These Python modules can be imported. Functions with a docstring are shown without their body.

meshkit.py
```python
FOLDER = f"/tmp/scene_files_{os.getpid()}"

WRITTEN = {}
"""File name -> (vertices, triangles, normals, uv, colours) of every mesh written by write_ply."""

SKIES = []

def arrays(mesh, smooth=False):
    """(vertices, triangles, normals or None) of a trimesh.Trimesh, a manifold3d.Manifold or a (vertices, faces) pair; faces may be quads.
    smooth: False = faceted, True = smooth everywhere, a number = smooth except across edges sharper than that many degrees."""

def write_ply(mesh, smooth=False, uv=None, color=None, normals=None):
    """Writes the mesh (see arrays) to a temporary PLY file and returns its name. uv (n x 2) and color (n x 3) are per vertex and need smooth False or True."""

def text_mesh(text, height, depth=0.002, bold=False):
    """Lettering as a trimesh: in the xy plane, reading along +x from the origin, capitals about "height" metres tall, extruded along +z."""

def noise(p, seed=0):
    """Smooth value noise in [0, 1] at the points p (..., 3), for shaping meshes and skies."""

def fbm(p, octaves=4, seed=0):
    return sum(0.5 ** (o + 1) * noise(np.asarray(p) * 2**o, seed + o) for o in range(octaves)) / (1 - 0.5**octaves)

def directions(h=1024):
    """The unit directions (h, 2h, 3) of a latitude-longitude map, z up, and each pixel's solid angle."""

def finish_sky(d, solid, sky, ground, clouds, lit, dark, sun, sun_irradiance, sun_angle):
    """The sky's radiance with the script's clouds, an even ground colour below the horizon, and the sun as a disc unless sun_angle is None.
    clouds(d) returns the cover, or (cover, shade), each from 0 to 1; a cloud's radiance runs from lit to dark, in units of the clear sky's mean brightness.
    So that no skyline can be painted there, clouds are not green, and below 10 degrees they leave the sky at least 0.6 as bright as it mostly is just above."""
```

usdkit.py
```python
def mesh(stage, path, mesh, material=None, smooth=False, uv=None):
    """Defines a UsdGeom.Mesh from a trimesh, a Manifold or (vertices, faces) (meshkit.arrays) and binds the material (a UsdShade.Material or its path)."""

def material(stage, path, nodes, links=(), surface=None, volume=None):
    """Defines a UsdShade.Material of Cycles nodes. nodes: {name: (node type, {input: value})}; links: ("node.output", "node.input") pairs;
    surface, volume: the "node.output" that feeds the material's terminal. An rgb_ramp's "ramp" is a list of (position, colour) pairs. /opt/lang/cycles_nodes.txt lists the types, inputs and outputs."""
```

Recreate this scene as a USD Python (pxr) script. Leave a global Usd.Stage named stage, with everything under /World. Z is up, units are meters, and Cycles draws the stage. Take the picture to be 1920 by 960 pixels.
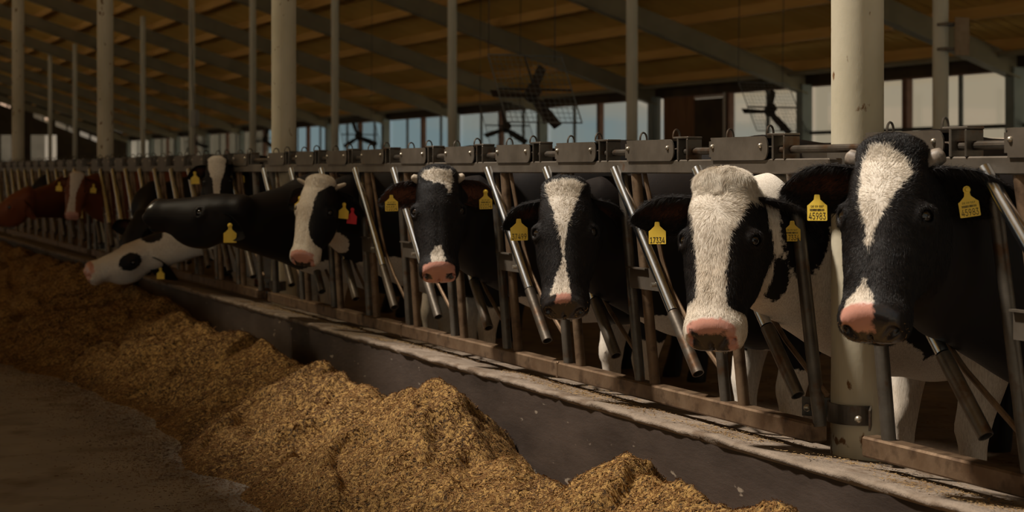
import math, random
import numpy as np, trimesh, manifold3d as mf
from shapely.geometry import Polygon, box as sbox
import meshkit, usdkit
from pxr import Usd, UsdGeom, UsdLux, UsdShade, Gf, Sdf, Vt

stage = Usd.Stage.CreateInMemory()
UsdGeom.SetStageUpAxis(stage, 'Z')
UsdGeom.Xform.Define(stage, '/World')
UsdGeom.Scope.Define(stage, '/World/Looks')
M = {}

# ------------------------------------------------------------------ camera
# world: x runs from the feed alley into the barn, y runs along the feed fence away from the camera, z up; metres
F, CZ, HOR = 3000.0, 1.28, 319.0                       # focal length in pixels of a 1920 wide frame, eye height, horizon row
S_, C_ = 1400 / math.hypot(F, 1400), F / math.hypot(F, 1400)
AX, RT = np.array([S_, C_, 0]), np.array([C_, -S_, 0])
cam = UsdGeom.Camera.Define(stage, '/World/camera')
cam.CreateHorizontalApertureAttr(36.0)
cam.CreateVerticalApertureAttr(18.0)
cam.CreateFocalLengthAttr(F / 1920 * 36)
cam.CreateVerticalApertureOffsetAttr(-(480 - HOR) / 1920 * 36)
cam.CreateClippingRangeAttr((0.1, 2000))
cam.CreateFStopAttr(4.5)
cam.CreateFocusDistanceAttr(5.1)
cam.CreateExposureAttr(0.0)
m4 = np.eye(4)
m4[0, :3], m4[1, :3], m4[2, :3], m4[3, :3] = RT, [0, 0, 1], -AX, [0, 0, CZ]
cam.AddTransformOp().Set(Gf.Matrix4d(*m4.ravel().tolist()))

# ------------------------------------------------------------------ sky and sun
SUN_TO = np.array([-0.47, 0.22, 0.855])
SUN_TO /= np.linalg.norm(SUN_TO)
sky = UsdLux.DomeLight.Define(stage, '/World/sky')
sky.CreateIntensityAttr(1.0)
sm = usdkit.material(stage, '/World/Looks/sky_look', {
    'tc': ('texture_coordinate', {}),
    'mp': ('mapping', {'scale': (1.0, 1.0, 3.0), 'location': (1.9, 8.3, 0.4)}),
    'n': ('noise_texture', {'scale': 2.2, 'detail': 5, 'roughness': 0.55}),
    'r': ('rgb_ramp', {'ramp': [(0.42, (0.66, 0.53, 0.37)), (0.58, (0.34, 0.45, 0.48))]}),
    'bg': ('background_shader', {'strength': 0.55}),
}, [('tc.generated', 'mp.vector'), ('mp.vector', 'n.vector'), ('n.fac', 'r.fac'), ('r.color', 'bg.color')], surface='bg.background')
UsdShade.MaterialBindingAPI.Apply(sky.GetPrim()).Bind(sm)
sun = UsdLux.DistantLight.Define(stage, '/World/sun')
sun.CreateIntensityAttr(1.5)
sun.CreateColorAttr((1.0, 0.92, 0.81))
sun.CreateAngleAttr(4.0)
sun.CreateNormalizeAttr(True)
zc = SUN_TO
xc = np.cross([0, 0, 1.0], zc); xc /= np.linalg.norm(xc)
yc = np.cross(zc, xc)
q4 = np.eye(4)
q4[0, :3], q4[1, :3], q4[2, :3] = xc, yc, zc
sun.AddTransformOp().Set(Gf.Matrix4d(*q4.ravel().tolist()))

# ------------------------------------------------------------------ helpers
def at_depth(px, py, Z):
    """The point at a distance along the view that was measured in the photograph at (px, py)."""
    p = Z * (AX + (px - 960) / F * RT)
    return np.array([p[0], p[1], CZ - (py - HOR) / F * Z])

used = {}
def numbered(parent, name):
    k = used.get((parent, name), 0)
    used[(parent, name)] = k + 1
    return f'{parent}/{name}' if k == 0 else f'{parent}/{name}_{k:03d}'
def pathof(p):
    return '/World' if p is None else str(p.GetPath())
def tag(p, label=None, cat=None, group=None, kind=None):
    for k, v in (('label', label), ('category', cat), ('group', group), ('kind', kind)):
        if v:
            p.SetCustomDataByKey(k, v)
    return p
def obj(name, mesh, m, parent=None, smooth=30, label=None, kind=None):
    g = usdkit.mesh(stage, numbered(pathof(parent), name), mesh, M[m], smooth=smooth)
    if label or kind:
        tag(g.GetPrim(), label, None, None, kind)
    return g.GetPrim()
def thing(name, label, cat, loc=(0, 0, 0), rotz=0.0, group=None, kind=None):
    x = UsdGeom.Xform.Define(stage, numbered('/World', name))
    x.AddTranslateOp().Set(Gf.Vec3d(*map(float, loc)))
    if rotz:
        x.AddRotateZOp().Set(float(rotz))
    return tag(x.GetPrim(), label, cat, group, kind)
def dup(src, loc, label, rotz=0.0, group=None):
    d = src.GetCustomData()
    name = src.GetName().rstrip('0123456789').rstrip('_')
    x = UsdGeom.Xform.Define(stage, numbered('/World', name))
    p = x.GetPrim()
    p.GetReferences().AddInternalReference(src.GetPath())
    p.SetInstanceable(True)
    x.ClearXformOpOrder()
    x.AddTranslateOp(opSuffix='place').Set(Gf.Vec3d(*map(float, loc)))
    if rotz:
        x.AddRotateZOp(opSuffix='place').Set(float(rotz))
    return tag(p, label, d['category'], group or d.get('group'), d.get('kind'))

def tm(v, f):
    return trimesh.Trimesh(np.asarray(v, float), np.asarray(f), process=False)
def cat_(*ms):
    return trimesh.util.concatenate([m for m in ms])
def box(x0, x1, y0, y1, z0, z1, c=0.0):
    """A box between two corners, its twelve edges chamfered by c."""
    if c <= 0:
        m = trimesh.creation.box([x1 - x0, y1 - y0, z1 - z0])
        m.apply_translation([(x0 + x1) / 2, (y0 + y1) / 2, (z0 + z1) / 2])
        return m
    pts = []
    for sx in (0, 1):
        for sy in (0, 1):
            for sz in (0, 1):
                p = np.array([(x0, x1)[sx], (y0, y1)[sy], (z0, z1)[sz]], float)
                d = np.array([1 - 2 * sx, 1 - 2 * sy, 1 - 2 * sz]) * c
                for k in range(3):
                    o = d.copy(); o[k] = 0
                    pts.append(p + o)
    return trimesh.convex.convex_hull(np.array(pts))
def tube(points, r, sides=12, caps=True):
    """A round bar through the points; r a number or one per point."""
    p = np.asarray(points, float)
    n = len(p)
    r = np.broadcast_to(np.asarray(r, float), (n,))
    t = np.gradient(p, axis=0); t /= np.linalg.norm(t, axis=1, keepdims=True) + 1e-12
    ref = np.array([0, 0, 1.0]) if abs(t[0, 2]) < 0.9 else np.array([1.0, 0, 0])
    a = np.cross(t[0], ref); a /= np.linalg.norm(a)
    rows = []
    for i in range(n):
        a = a - t[i] * (a @ t[i]); a /= np.linalg.norm(a)
        b = np.cross(t[i], a)
        ang = np.arange(sides) * 2 * np.pi / sides
        rows.append(p[i] + r[i] * (np.cos(ang)[:, None] * a + np.sin(ang)[:, None] * b))
    v = np.vstack(rows)
    f = []
    for i in range(n - 1):
        for j in range(sides):
            k = (j + 1) % sides
            A, B, C, D = i * sides + j, i * sides + k, (i + 1) * sides + k, (i + 1) * sides + j
            f += [[A, B, C], [A, C, D]]
    if caps:
        v = np.vstack([v, p[0], p[-1]])
        c0, c1 = len(v) - 2, len(v) - 1
        for j in range(sides):
            k = (j + 1) % sides
            f += [[c0, k, j], [c1, (n - 1) * sides + j, (n - 1) * sides + k]]
    return tm(v, f)
def pipe(p0, p1, r, wall=0.004, sides=16):
    """An open ended pipe between two points."""
    p0, p1 = np.asarray(p0, float), np.asarray(p1, float)
    d = p1 - p0; L = np.linalg.norm(d)
    m = trimesh.creation.annulus(r - wall, r, L, sections=sides)
    T = trimesh.geometry.align_vectors([0, 0, 1], d / L)
    T[:3, 3] = (p0 + p1) / 2
    m.apply_transform(T)
    return m
def extrude(poly, x0, x1, axis='y'):
    """A shapely polygon drawn in (x, z), extruded along y from x0 to x1."""
    m = trimesh.creation.extrude_polygon(poly, x1 - x0, engine='earcut')
    v = m.vertices.copy()
    if axis == 'y':
        m.vertices = np.stack([v[:, 0], x0 + v[:, 2], v[:, 1]], 1); m.invert()
    elif axis == 'x':   # polygon in (y, z)
        m.vertices = np.stack([x0 + v[:, 2], v[:, 0], v[:, 1]], 1)
    return m

def L_(n): return f'/World/Looks/{n}'
def look(name, c1, c2, rough=0.7, scale=6.0, detail=6, lo=0.35, hi=0.65, metal=0.0, bump=0.0, bscale=None, bdist=0.01, c3=None, c3_at=(0.66, 0.74), c3_scale=20.0, spec=0.3, stretch=(1, 1, 1), coat=0.0):
    """Two colours mixed by noise, a third in spots, a little relief."""
    n = {'g': ('geometry', {}), 'mp': ('mapping', {'scale': stretch}),
         'n': ('noise_texture', {'scale': scale, 'detail': detail, 'roughness': 0.6}),
         'r': ('rgb_ramp', {'ramp': [(lo, c1), (hi, c2)]}),
         'p': ('principled_bsdf', {'roughness': rough, 'metallic': metal, 'specular_ior_level': spec, 'coat_weight': coat})}
    l = [('g.position', 'mp.vector'), ('mp.vector', 'n.vector'), ('n.fac', 'r.fac')]
    last = 'r.color'
    if c3 is not None:
        n['n3'] = ('noise_texture', {'scale': c3_scale, 'detail': 4})
        n['r3'] = ('rgb_ramp', {'ramp': [(c3_at[0], (0, 0, 0)), (c3_at[1], (1, 1, 1))]})
        n['m3'] = ('mix_color', {'b': c3})
        l += [('mp.vector', 'n3.vector'), ('n3.fac', 'r3.fac'), ('r3.color', 'm3.fac'), (last, 'm3.a')]
        last = 'm3.result'
    l.append((last, 'p.base_color'))
    if bump:
        n['nb'] = ('noise_texture', {'scale': bscale or scale * 5, 'detail': 5, 'roughness': 0.65})
        n['b'] = ('bump', {'strength': bump, 'distance': bdist})
        l += [('mp.vector', 'nb.vector'), ('nb.fac', 'b.height'), ('b.normal', 'p.normal')]
    M[name] = usdkit.material(stage, L_(name), n, l, surface='p.BSDF')

# ------------------------------------------------------------------ looks
look('concrete_floor', (0.20, 0.17, 0.14), (0.28, 0.24, 0.195), 0.85, 1.6, bump=0.25, bscale=40, bdist=0.004, c3=(0.12, 0.085, 0.05), c3_scale=3.0, c3_at=(0.55, 0.75))
look('manure_floor', (0.075, 0.046, 0.027), (0.16, 0.105, 0.062), 0.7, 3.0, bump=0.8, bscale=14, bdist=0.05, spec=0.4, c3=(0.16, 0.11, 0.06), c3_scale=30)
look('kerb_concrete', (0.165, 0.125, 0.092), (0.25, 0.195, 0.148), 0.9, 7.0, bump=0.9, bscale=75, bdist=0.007, c3=(0.13, 0.09, 0.06), c3_scale=10, c3_at=(0.50, 0.66))
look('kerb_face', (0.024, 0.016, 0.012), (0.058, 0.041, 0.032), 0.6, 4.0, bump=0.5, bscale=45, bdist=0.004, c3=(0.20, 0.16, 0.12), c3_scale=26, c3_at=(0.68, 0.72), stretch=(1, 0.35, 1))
look('column_concrete', (0.42, 0.37, 0.26), (0.54, 0.48, 0.36), 0.85, 3.0, bump=0.3, bscale=50, bdist=0.003, c3=(0.16, 0.08, 0.03), c3_scale=19, c3_at=(0.65, 0.69), stretch=(1, 1, 0.55))
look('post_paint', (0.56, 0.53, 0.42), (0.64, 0.61, 0.50), 0.6, 4.0, stretch=(1, 1, 0.3))
look('galvanised', (0.085, 0.070, 0.054), (0.155, 0.132, 0.108), 0.42, 9.0, metal=0.75, bump=0.25, bscale=80, bdist=0.002, c3=(0.10, 0.055, 0.03), c3_scale=16, c3_at=(0.56, 0.70))
look('rusty_steel', (0.125, 0.075, 0.042), (0.195, 0.13, 0.08), 0.5, 10.0, metal=0.6, bump=0.35, bscale=90, bdist=0.002, c3=(0.06, 0.035, 0.02), c3_scale=18, c3_at=(0.52, 0.72))
look('bright_steel', (0.50, 0.53, 0.56), (0.62, 0.65, 0.68), 0.22, 30.0, metal=1.0, stretch=(1, 1, 0.1))
look('box_steel', (0.095, 0.077, 0.058), (0.145, 0.12, 0.094), 0.5, 7.0, metal=0.55, bump=0.2, bscale=70, bdist=0.002, c3=(0.12, 0.07, 0.04), c3_scale=14)
look('bolt_zinc', (0.42, 0.37, 0.29), (0.55, 0.49, 0.40), 0.35, 40.0, metal=0.9)
look('roof_sheet', (0.70, 0.43, 0.10), (0.80, 0.52, 0.14), 0.8, 1.5, stretch=(0.3, 1, 1))
look('purlin_wood', (0.50, 0.28, 0.075), (0.60, 0.35, 0.10), 0.8, 6.0, stretch=(1, 0.1, 1))
look('rafter_steel', (0.22, 0.19, 0.12), (0.27, 0.235, 0.155), 0.6, 2.0)
look('wall_red', (0.17, 0.075, 0.055), (0.24, 0.115, 0.085), 0.8, 3.0)
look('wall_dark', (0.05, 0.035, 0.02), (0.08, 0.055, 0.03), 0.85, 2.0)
look('wall_column', (0.20, 0.23, 0.21), (0.26, 0.29, 0.27), 0.6, 2.0)
look('mullion_brown', (0.15, 0.075, 0.05), (0.2, 0.105, 0.07), 0.6, 5.0)
look('mullion_dark', (0.06, 0.06, 0.055), (0.09, 0.09, 0.08), 0.6, 5.0)
look('door_wood', (0.16, 0.07, 0.03), (0.24, 0.115, 0.05), 0.7, 8.0, stretch=(1, 1, 0.08))
look('outside_ground', (0.50, 0.45, 0.36), (0.60, 0.54, 0.44), 0.9, 0.3)
look('render_white', (0.55, 0.50, 0.44), (0.62, 0.57, 0.5), 0.8, 0.6)
look('roof_tile', (0.33, 0.22, 0.16), (0.42, 0.29, 0.21), 0.8, 2.0)
look('fan_dark', (0.03, 0.022, 0.018), (0.06, 0.045, 0.035), 0.5, 8.0)
look('fan_guard', (0.18, 0.20, 0.20), (0.24, 0.26, 0.26), 0.5, 8.0, metal=0.3)
look('dark_glass', (0.02, 0.022, 0.025), (0.03, 0.032, 0.035), 0.1, 2.0)
M['pane'] = usdkit.material(stage, L_('pane'), {
    't': ('transparent_bsdf', {'color': (0.93, 0.95, 0.94)}), 'g': ('glossy_bsdf', {'roughness': 0.03, 'color': (0.9, 0.9, 0.9)}),
    'm': ('mix_closure', {'fac': 0.06})},
    [('t.BSDF', 'm.closure1'), ('g.BSDF', 'm.closure2')], surface='m.closure')

M['sun_dimmer_plastic'] = usdkit.material(stage, L_('sun_dimmer_plastic'), {
    't': ('transparent_bsdf', {'color': (0.55, 0.53, 0.48)}), 'd': ('diffuse_bsdf', {'color': (0.5, 0.48, 0.42)}), 'm': ('mix_closure', {'fac': 0.15})},
    [('t.BSDF', 'm.closure1'), ('d.BSDF', 'm.closure2')], surface='m.closure')  # half-clear sheet, added out of view to dim the sun along the fence

def flake_look(name, stops):
    M[name] = usdkit.material(stage, L_(name), {'g': ('geometry', {}), 'r': ('rgb_ramp', {'ramp': stops}), 'n': ('noise_texture', {'scale': 2.6, 'detail': 4}),
        'd': ('rgb_ramp', {'ramp': [(0.38, (0.50, 0.44, 0.38)), (0.56, (1, 1, 1))]}), 'm': ('mix_color', {'blend_type': 'multiply', 'fac': 1.0}), 'p': ('principled_bsdf', {'roughness': 0.7, 'specular_ior_level': 0.2})},
        [('g.random_per_island', 'r.fac'), ('g.position', 'n.vector'), ('n.fac', 'd.fac'), ('r.color', 'm.a'), ('d.color', 'm.b'), ('m.result', 'p.base_color')], surface='p.BSDF')
flake_look('feed_flakes', [(0.0, (0.15, 0.068, 0.016)), (0.25, (0.30, 0.155, 0.040)), (0.5, (0.50, 0.285, 0.080)), (0.75, (0.64, 0.39, 0.125)), (0.92, (0.70, 0.48, 0.21)), (1.0, (0.85, 0.70, 0.48))])
look('feed_heap', (0.16, 0.080, 0.022), (0.46, 0.265, 0.078), 0.85, 60.0, bump=1.0, bscale=150, bdist=0.012, c3=(0.05, 0.026, 0.008), c3_scale=70, c3_at=(0.54, 0.64), lo=0.38, hi=0.62)
flake_look('dry_flakes', [(0.0, (0.28, 0.18, 0.08)), (0.5, (0.46, 0.33, 0.16)), (1.0, (0.66, 0.53, 0.33))])
look('grey_box', (0.30, 0.29, 0.27), (0.36, 0.35, 0.32), 0.6, 5)
look('board_brown', (0.26, 0.18, 0.11), (0.34, 0.25, 0.16), 0.8, 12)
look('added_barn_cladding', (0.15, 0.135, 0.115), (0.19, 0.17, 0.145), 0.8, 0.7)
# ================================================================== the setting
FX = 2.90                     # plane of the feed fence
BAY, COL0 = 6.03, 4.025       # column spacing along the fence and the first column
Y0, Y1 = -6.0, 94.0           # the barn's length that is built
WX = 19.25                    # side wall with the windows
SLOPE, EAVE = 0.32, 3.12
RIDGE_X = -0.90                # edge of the roof over the cows; the unseen slot beyond it is added for the sun
def roof_z(x): return EAVE + SLOPE * (WX - x)

def struct(name, mesh, m, label, smooth=30):
    return tag(obj(name, mesh, m, None, smooth), label, None, None, 'structure')

struct('floor', box(-16, 2.70, Y0, Y1, -0.2, 0), 'concrete_floor', 'worn concrete floor of the feed alley')
# barn floor behind the kerb, uneven
def grid(x0, x1, y0, y1, nx, ny, fz):
    xs, ys = np.linspace(x0, x1, nx), np.linspace(y0, y1, ny)
    X, Y = np.meshgrid(xs, ys)
    v = np.stack([X, Y, fz(X, Y)], -1).reshape(-1, 3)
    i = np.arange(nx - 1)[None, :] + np.arange(ny - 1)[:, None] * nx
    a, b, c, d = i.ravel(), i.ravel() + 1, i.ravel() + nx + 1, i.ravel() + nx
    return tm(v, np.vstack([np.stack([a, b, c], 1), np.stack([a, c, d], 1)]))
BARN_Z = 0.02
def barn_z(X, Y):
    P = np.stack([X * 2.2, Y * 2.2, 0 * X], -1)
    return BARN_Z + 0.05 * (meshkit.fbm(P, 4, 3) - 0.5)
struct('barn_floor', cat_(grid(3.0, 9.0, -2, 16, 121, 181, barn_z), grid(9.0, WX, -2, 16, 12, 20, barn_z), grid(3.0, WX, 16, Y1, 16, 60, barn_z), grid(3.0, WX, Y0, -2, 12, 6, barn_z)), 'manure_floor', 'dark manure covered floor inside the barn', smooth=True)

# kerb: rough concrete top (one mesh) on a dark painted face
def kerb_top():
    ys = np.concatenate([np.arange(-2, 14, 0.035), np.arange(14, Y1 + 0.5, 0.5)])
    prof = [(2.674, 0.425), (2.660, 0.440), (2.664, 0.450), (2.674, 0.454), (2.74, 0.447), (2.82, 0.436), (2.90, 0.42), (3.0, 0.402), (3.10, 0.39), (3.14, 0.37), (3.15, 0.0)]
    n = len(prof)
    v = []
    for y in ys:
        for i, (x, z) in enumerate(prof):
            q = np.array([x * 9, y * 9, z * 9])
            w = (meshkit.fbm(q, 4, 11) - 0.5)
            w2 = meshkit.fbm(np.array([y * 26, z * 20, 1.7]), 3, 13) - 0.5
            e = 0.020 if i in (1, 2, 3) else 0.012
            v.append([x + (w2 * 0.022 if i in (1, 2, 3) else 0), y, z + (w * e if 0 < i < n - 1 else 0)])
    f = []
    for j in range(len(ys) - 1):
        for i in range(n - 1):
            a, b, c, d = j * n + i, j * n + i + 1, (j + 1) * n + i + 1, (j + 1) * n + i
            f += [[a, d, c], [a, c, b]]
    m = tm(v, f); m.invert()
    return m
kb = thing('kerb', 'long low concrete kerb under the feed fence, dusty top and dark face', 'kerb', kind='structure')
obj('kerb_top', kerb_top(), 'kerb_concrete', kb, smooth=50)
def kerb_face():
    ys = np.arange(-2, 30, 0.06); zs = np.linspace(-0.1, 0.441, 14)
    Yg, Zg = np.meshgrid(ys, zs)
    w = meshkit.fbm(np.stack([Yg * 6, Zg * 6, 0 * Yg], -1), 4, 5) - 0.5
    v = np.stack([2.672 + 0.012 * w, Yg, Zg], -1).reshape(-1, 3)
    nx = len(ys); i = np.arange(nx - 1)[None, :] + np.arange(len(zs) - 1)[:, None] * nx
    a, b, c, d = i.ravel(), i.ravel() + 1, i.ravel() + nx + 1, i.ravel() + nx
    m = tm(v, np.vstack([np.stack([a, c, b], 1), np.stack([a, d, c], 1)]))
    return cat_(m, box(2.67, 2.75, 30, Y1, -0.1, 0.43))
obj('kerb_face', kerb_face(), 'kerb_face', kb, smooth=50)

# ceiling: corrugated sheet, purlins and rafters as parts
ce = thing('ceiling', 'brown pitched barn roof on purlins and steel rafters', 'ceiling', kind='structure')
def sheet(x0, x1, zf, y0, y1, step=0.30):
    ys = np.arange(y0, y1 + step / 2, step / 2)
    dz = np.where(np.arange(len(ys)) % 2, 0.035, 0.0)
    v = []
    for y, d in zip(ys, dz):
        v += [[x0, y, zf(x0) + d], [x1, y, zf(x1) + d]]
    f = []
    for j in range(len(ys) - 1):
        a = 2 * j
        f += [[a, a + 1, a + 3], [a, a + 3, a + 2]]
    m = tm(v, f)
    return cat_(m, tm(np.array(v) + [0, 0, 0.03], np.array(f)[:, ::-1]))
obj('roof_sheet', sheet(RIDGE_X, WX + 0.9, lambda x: roof_z(x) + 0.26, Y0, Y1), 'roof_sheet', ce, smooth=False)
for k in range(16):
    x = WX - 0.35 - 1.28 * k
    z = roof_z(x)
    obj('purlin', box(x - 0.06, x + 0.06, Y0, Y1, z + 0.06, z + 0.25), 'purlin_wood', ce)
RAFT = [WY for WY in np.arange(20.92 - 6.06 * 4, Y1, 6.06)]
for y in RAFT:
    xs, z0 = [WX, RIDGE_X], 0
    pl = [(WX - 0.1, roof_z(WX - 0.1) - 0.30), (WX - 0.1, roof_z(WX - 0.1) + 0.05), (RIDGE_X, roof_z(RIDGE_X) + 0.05), (RIDGE_X, roof_z(RIDGE_X) - 0.40)]
    web = extrude(Polygon(pl), y - 0.05, y + 0.05)
    fl = [(pl[0][0], pl[0][1] - 0.03), pl[0], pl[3], (pl[3][0], pl[3][1] - 0.03)]
    obj('rafter', cat_(web, extrude(Polygon(fl), y - 0.13, y + 0.13)), 'rafter_steel', ce)

# unseen roof half added over the alley for shade, and the wall it ends on
c2 = thing('ceiling', 'brown unseen roof added over the feed alley to shade it, beyond the sun slot', 'ceiling', kind='structure')
SHADE_ROOF_X = -3.4  # edge of the added roof, placed so the floor stays in shade
obj('roof_sheet', sheet(-16, SHADE_ROOF_X, lambda x: roof_z(RIDGE_X) + 0.26 + SLOPE * (x - SHADE_ROOF_X), Y0, Y1, 1.2), 'roof_sheet', c2, smooth=False)
# added sun slot, unseen: open nearby, then a dimming sheet, then a board for shade
rd = thing('ceiling', 'unseen cover added over the sun slot to darken the far fence, open at the near end', 'ceiling', kind='structure')
zr = roof_z(RIDGE_X) + 0.30
obj('sun_dimmer_sheet', box(SHADE_ROOF_X - 0.1, RIDGE_X + 0.1, 9.7, 12.7, zr, zr + 0.01), 'sun_dimmer_plastic', rd)
obj('sun_blocker_board', box(SHADE_ROOF_X - 0.2, RIDGE_X + 0.2, 12.7, Y1, zr, zr + 0.05), 'roof_sheet', rd)
wl = thing('wall_left', 'low wall and posts on the open far side of the feed alley', 'wall', kind='structure')
obj('dwarf_wall', box(-16.2, -16, Y0, Y1, 0, 0.4), 'wall_red', wl)
for k in range(16):
    obj('wall_post', box(-16.15, -15.95, -5.9 + 6.06 * k, -5.7 + 6.06 * k, 0, 5.3), 'wall_column', wl)

# ------------------------------------------------------------------ side wall: dwarf wall, columns, windows
SILL, HEAD = 1.42, 3.00
wr = thing('wall_right', 'long side wall of the barn, red brown below the windows', 'wall', kind='structure')
obj('dwarf_wall', box(WX, WX + 0.2, Y0, Y1, 0, SILL), 'wall_red', wr)
obj('lintel_beam', box(WX, WX + 0.2, Y0, Y1, HEAD, HEAD + 0.42), 'wall_dark', wr)
obj('eave_pipe', tube([[WX - 0.5, Y0, 3.22], [WX - 0.5, Y1, 3.22]], 0.045, 10), 'rafter_steel', wr, label='pale pipe along the eave above the windows')
for y in RAFT:
    obj('wall_column', box(WX - 0.22, WX + 0.02, y - 0.11, y + 0.11, 0, roof_z(WX) - 0.1), 'wall_column', wr)
for k, y in enumerate(RAFT[:-1]):
    w = thing(f'window_{k + 1}', 'tall glazed strip between two wall columns of the barn', 'window', kind='structure')
    ya, yb = y + 0.11, y + 6.06 - 0.11
    q = (yb - ya) / 4
    has_door = abs(y - 27.04) < 1.0
    for j in range(4):
        if has_door and j >= 2:
            continue
        obj('pane', box(WX + 0.09, WX + 0.10, ya + q * j + 0.02, ya + q * (j + 1) - 0.02, SILL + 0.03, HEAD - 0.02), 'pane', w, smooth=False)
    if has_door:
        obj('wood_panel', cat_(*[box(WX + 0.04, WX + 0.09, ya + q * 3 + 0.02 + 0.17 * i, ya + q * 3 + 0.02 + 0.17 * i + 0.165, 0.0, HEAD) for i in range(8)]), 'door_wood', w, label='brown boarded panel beside the dark opening')
        obj('opening_shade_sheet', box(WX + 0.05, WX + 0.10, ya + q * 2.12, ya + q * 3, 0.0, HEAD - 0.1), 'wall_dark', w)  # opaque dark sheet standing in for the shade inside the opening
        obj('white_lintel_strip', box(WX + 0.04, WX + 0.06, ya + q * 2.12, ya + q * 3, HEAD - 0.09, HEAD - 0.01), 'render_white', w)  # white lintel strip over the opening
        obj('door_post', box(WX + 0.0, WX + 0.14, ya + q * 2 + 0.02, ya + q * 2.12, 0.0, HEAD), 'render_white', w)
    for j in (1, 3):
        if not (has_door and j == 3):
            obj('mullion', box(WX + 0.05, WX + 0.12, ya + q * j - 0.025, ya + q * j + 0.025, SILL, HEAD), 'mullion_dark', w)
    obj('mullion', box(WX + 0.0, WX + 0.14, ya + q * 2 - 0.07, ya + q * 2 + 0.07, SILL, HEAD), 'mullion_brown', w)
    obj('window_frame', cat_(box(WX + 0.02, WX + 0.12, ya, yb, HEAD - 0.03, HEAD + 0.03), box(WX - 0.02, WX + 0.16, ya, yb, SILL - 0.03, SILL + 0.03)), 'mullion_brown', w)
    if k in (3, 4):
        obj('guard_rail', box(WX - 0.02, WX + 0.03, ya, yb, 2.0, 2.07), 'mullion_dark', w)

# end wall (gable) with a tall opening and a row of light slots under the slope
YE = Y1
we = thing('wall_end', 'far gable wall of the barn with openings', 'wall', kind='structure')
gp = Polygon([(-16, 0), (WX, 0), (WX, EAVE + 0.2), (RIDGE_X, roof_z(RIDGE_X) + 0.2), (SHADE_ROOF_X, roof_z(RIDGE_X) + 0.2), (-16, 5.2)])
holes = []
for px0, px1 in ((2, 22), (24, 36), (58, 96), (97, 107)):
    a, b = at_depth(px0, 253, 100), at_depth(px1, 303, 100)
    def hit(px):
        d = AX + (px - 960) / F * RT
        return d[0] * YE / d[1], YE / d[1]
    xa, za = hit(px0); xb, zb = hit(px1)
    Zd = (za + zb) / 2
    holes.append(sbox(xa, CZ + (HOR - 303) / F * Zd, xb, CZ + (HOR - 253) / F * Zd))
for px0, px1 in ((0, 14), (16, 20), (23, 37), (63, 81), (82, 96), (104, 125), (127, 142), (150, 168), (171, 188)):
    d0, d1 = AX + (px0 - 960) / F * RT, AX + (px1 - 960) / F * RT
    xa, xb = d0[0] * YE / d0[1], d1[0] * YE / d1[1]
    Zd = YE / d0[1]
    yy = lambda px: 183 + 0.39 * px
    za, zb = CZ + (HOR - yy(px0)) / F * Zd, CZ + (HOR - yy(px1)) / F * Zd
    holes.append(Polygon([(xa, za - 0.38), (xb, zb - 0.38), (xb, zb - 0.10), (xa, za - 0.10)]))
for h in holes:
    gp = gp.difference(h)
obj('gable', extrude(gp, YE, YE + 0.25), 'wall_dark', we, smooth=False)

# outside
struct('ground', cat_(box(WX + 0.2, 400, -150, 400, -0.3, -0.02), box(-200, WX + 0.2, YE + 0.25, 400, -0.3, -0.02), box(-200, -16.2, -150, YE + 0.25, -0.3, -0.02), box(-16.2, WX + 0.2, -150, Y0, -0.3, -0.02)), 'outside_ground', 'dry open ground outside the barn')

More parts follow.
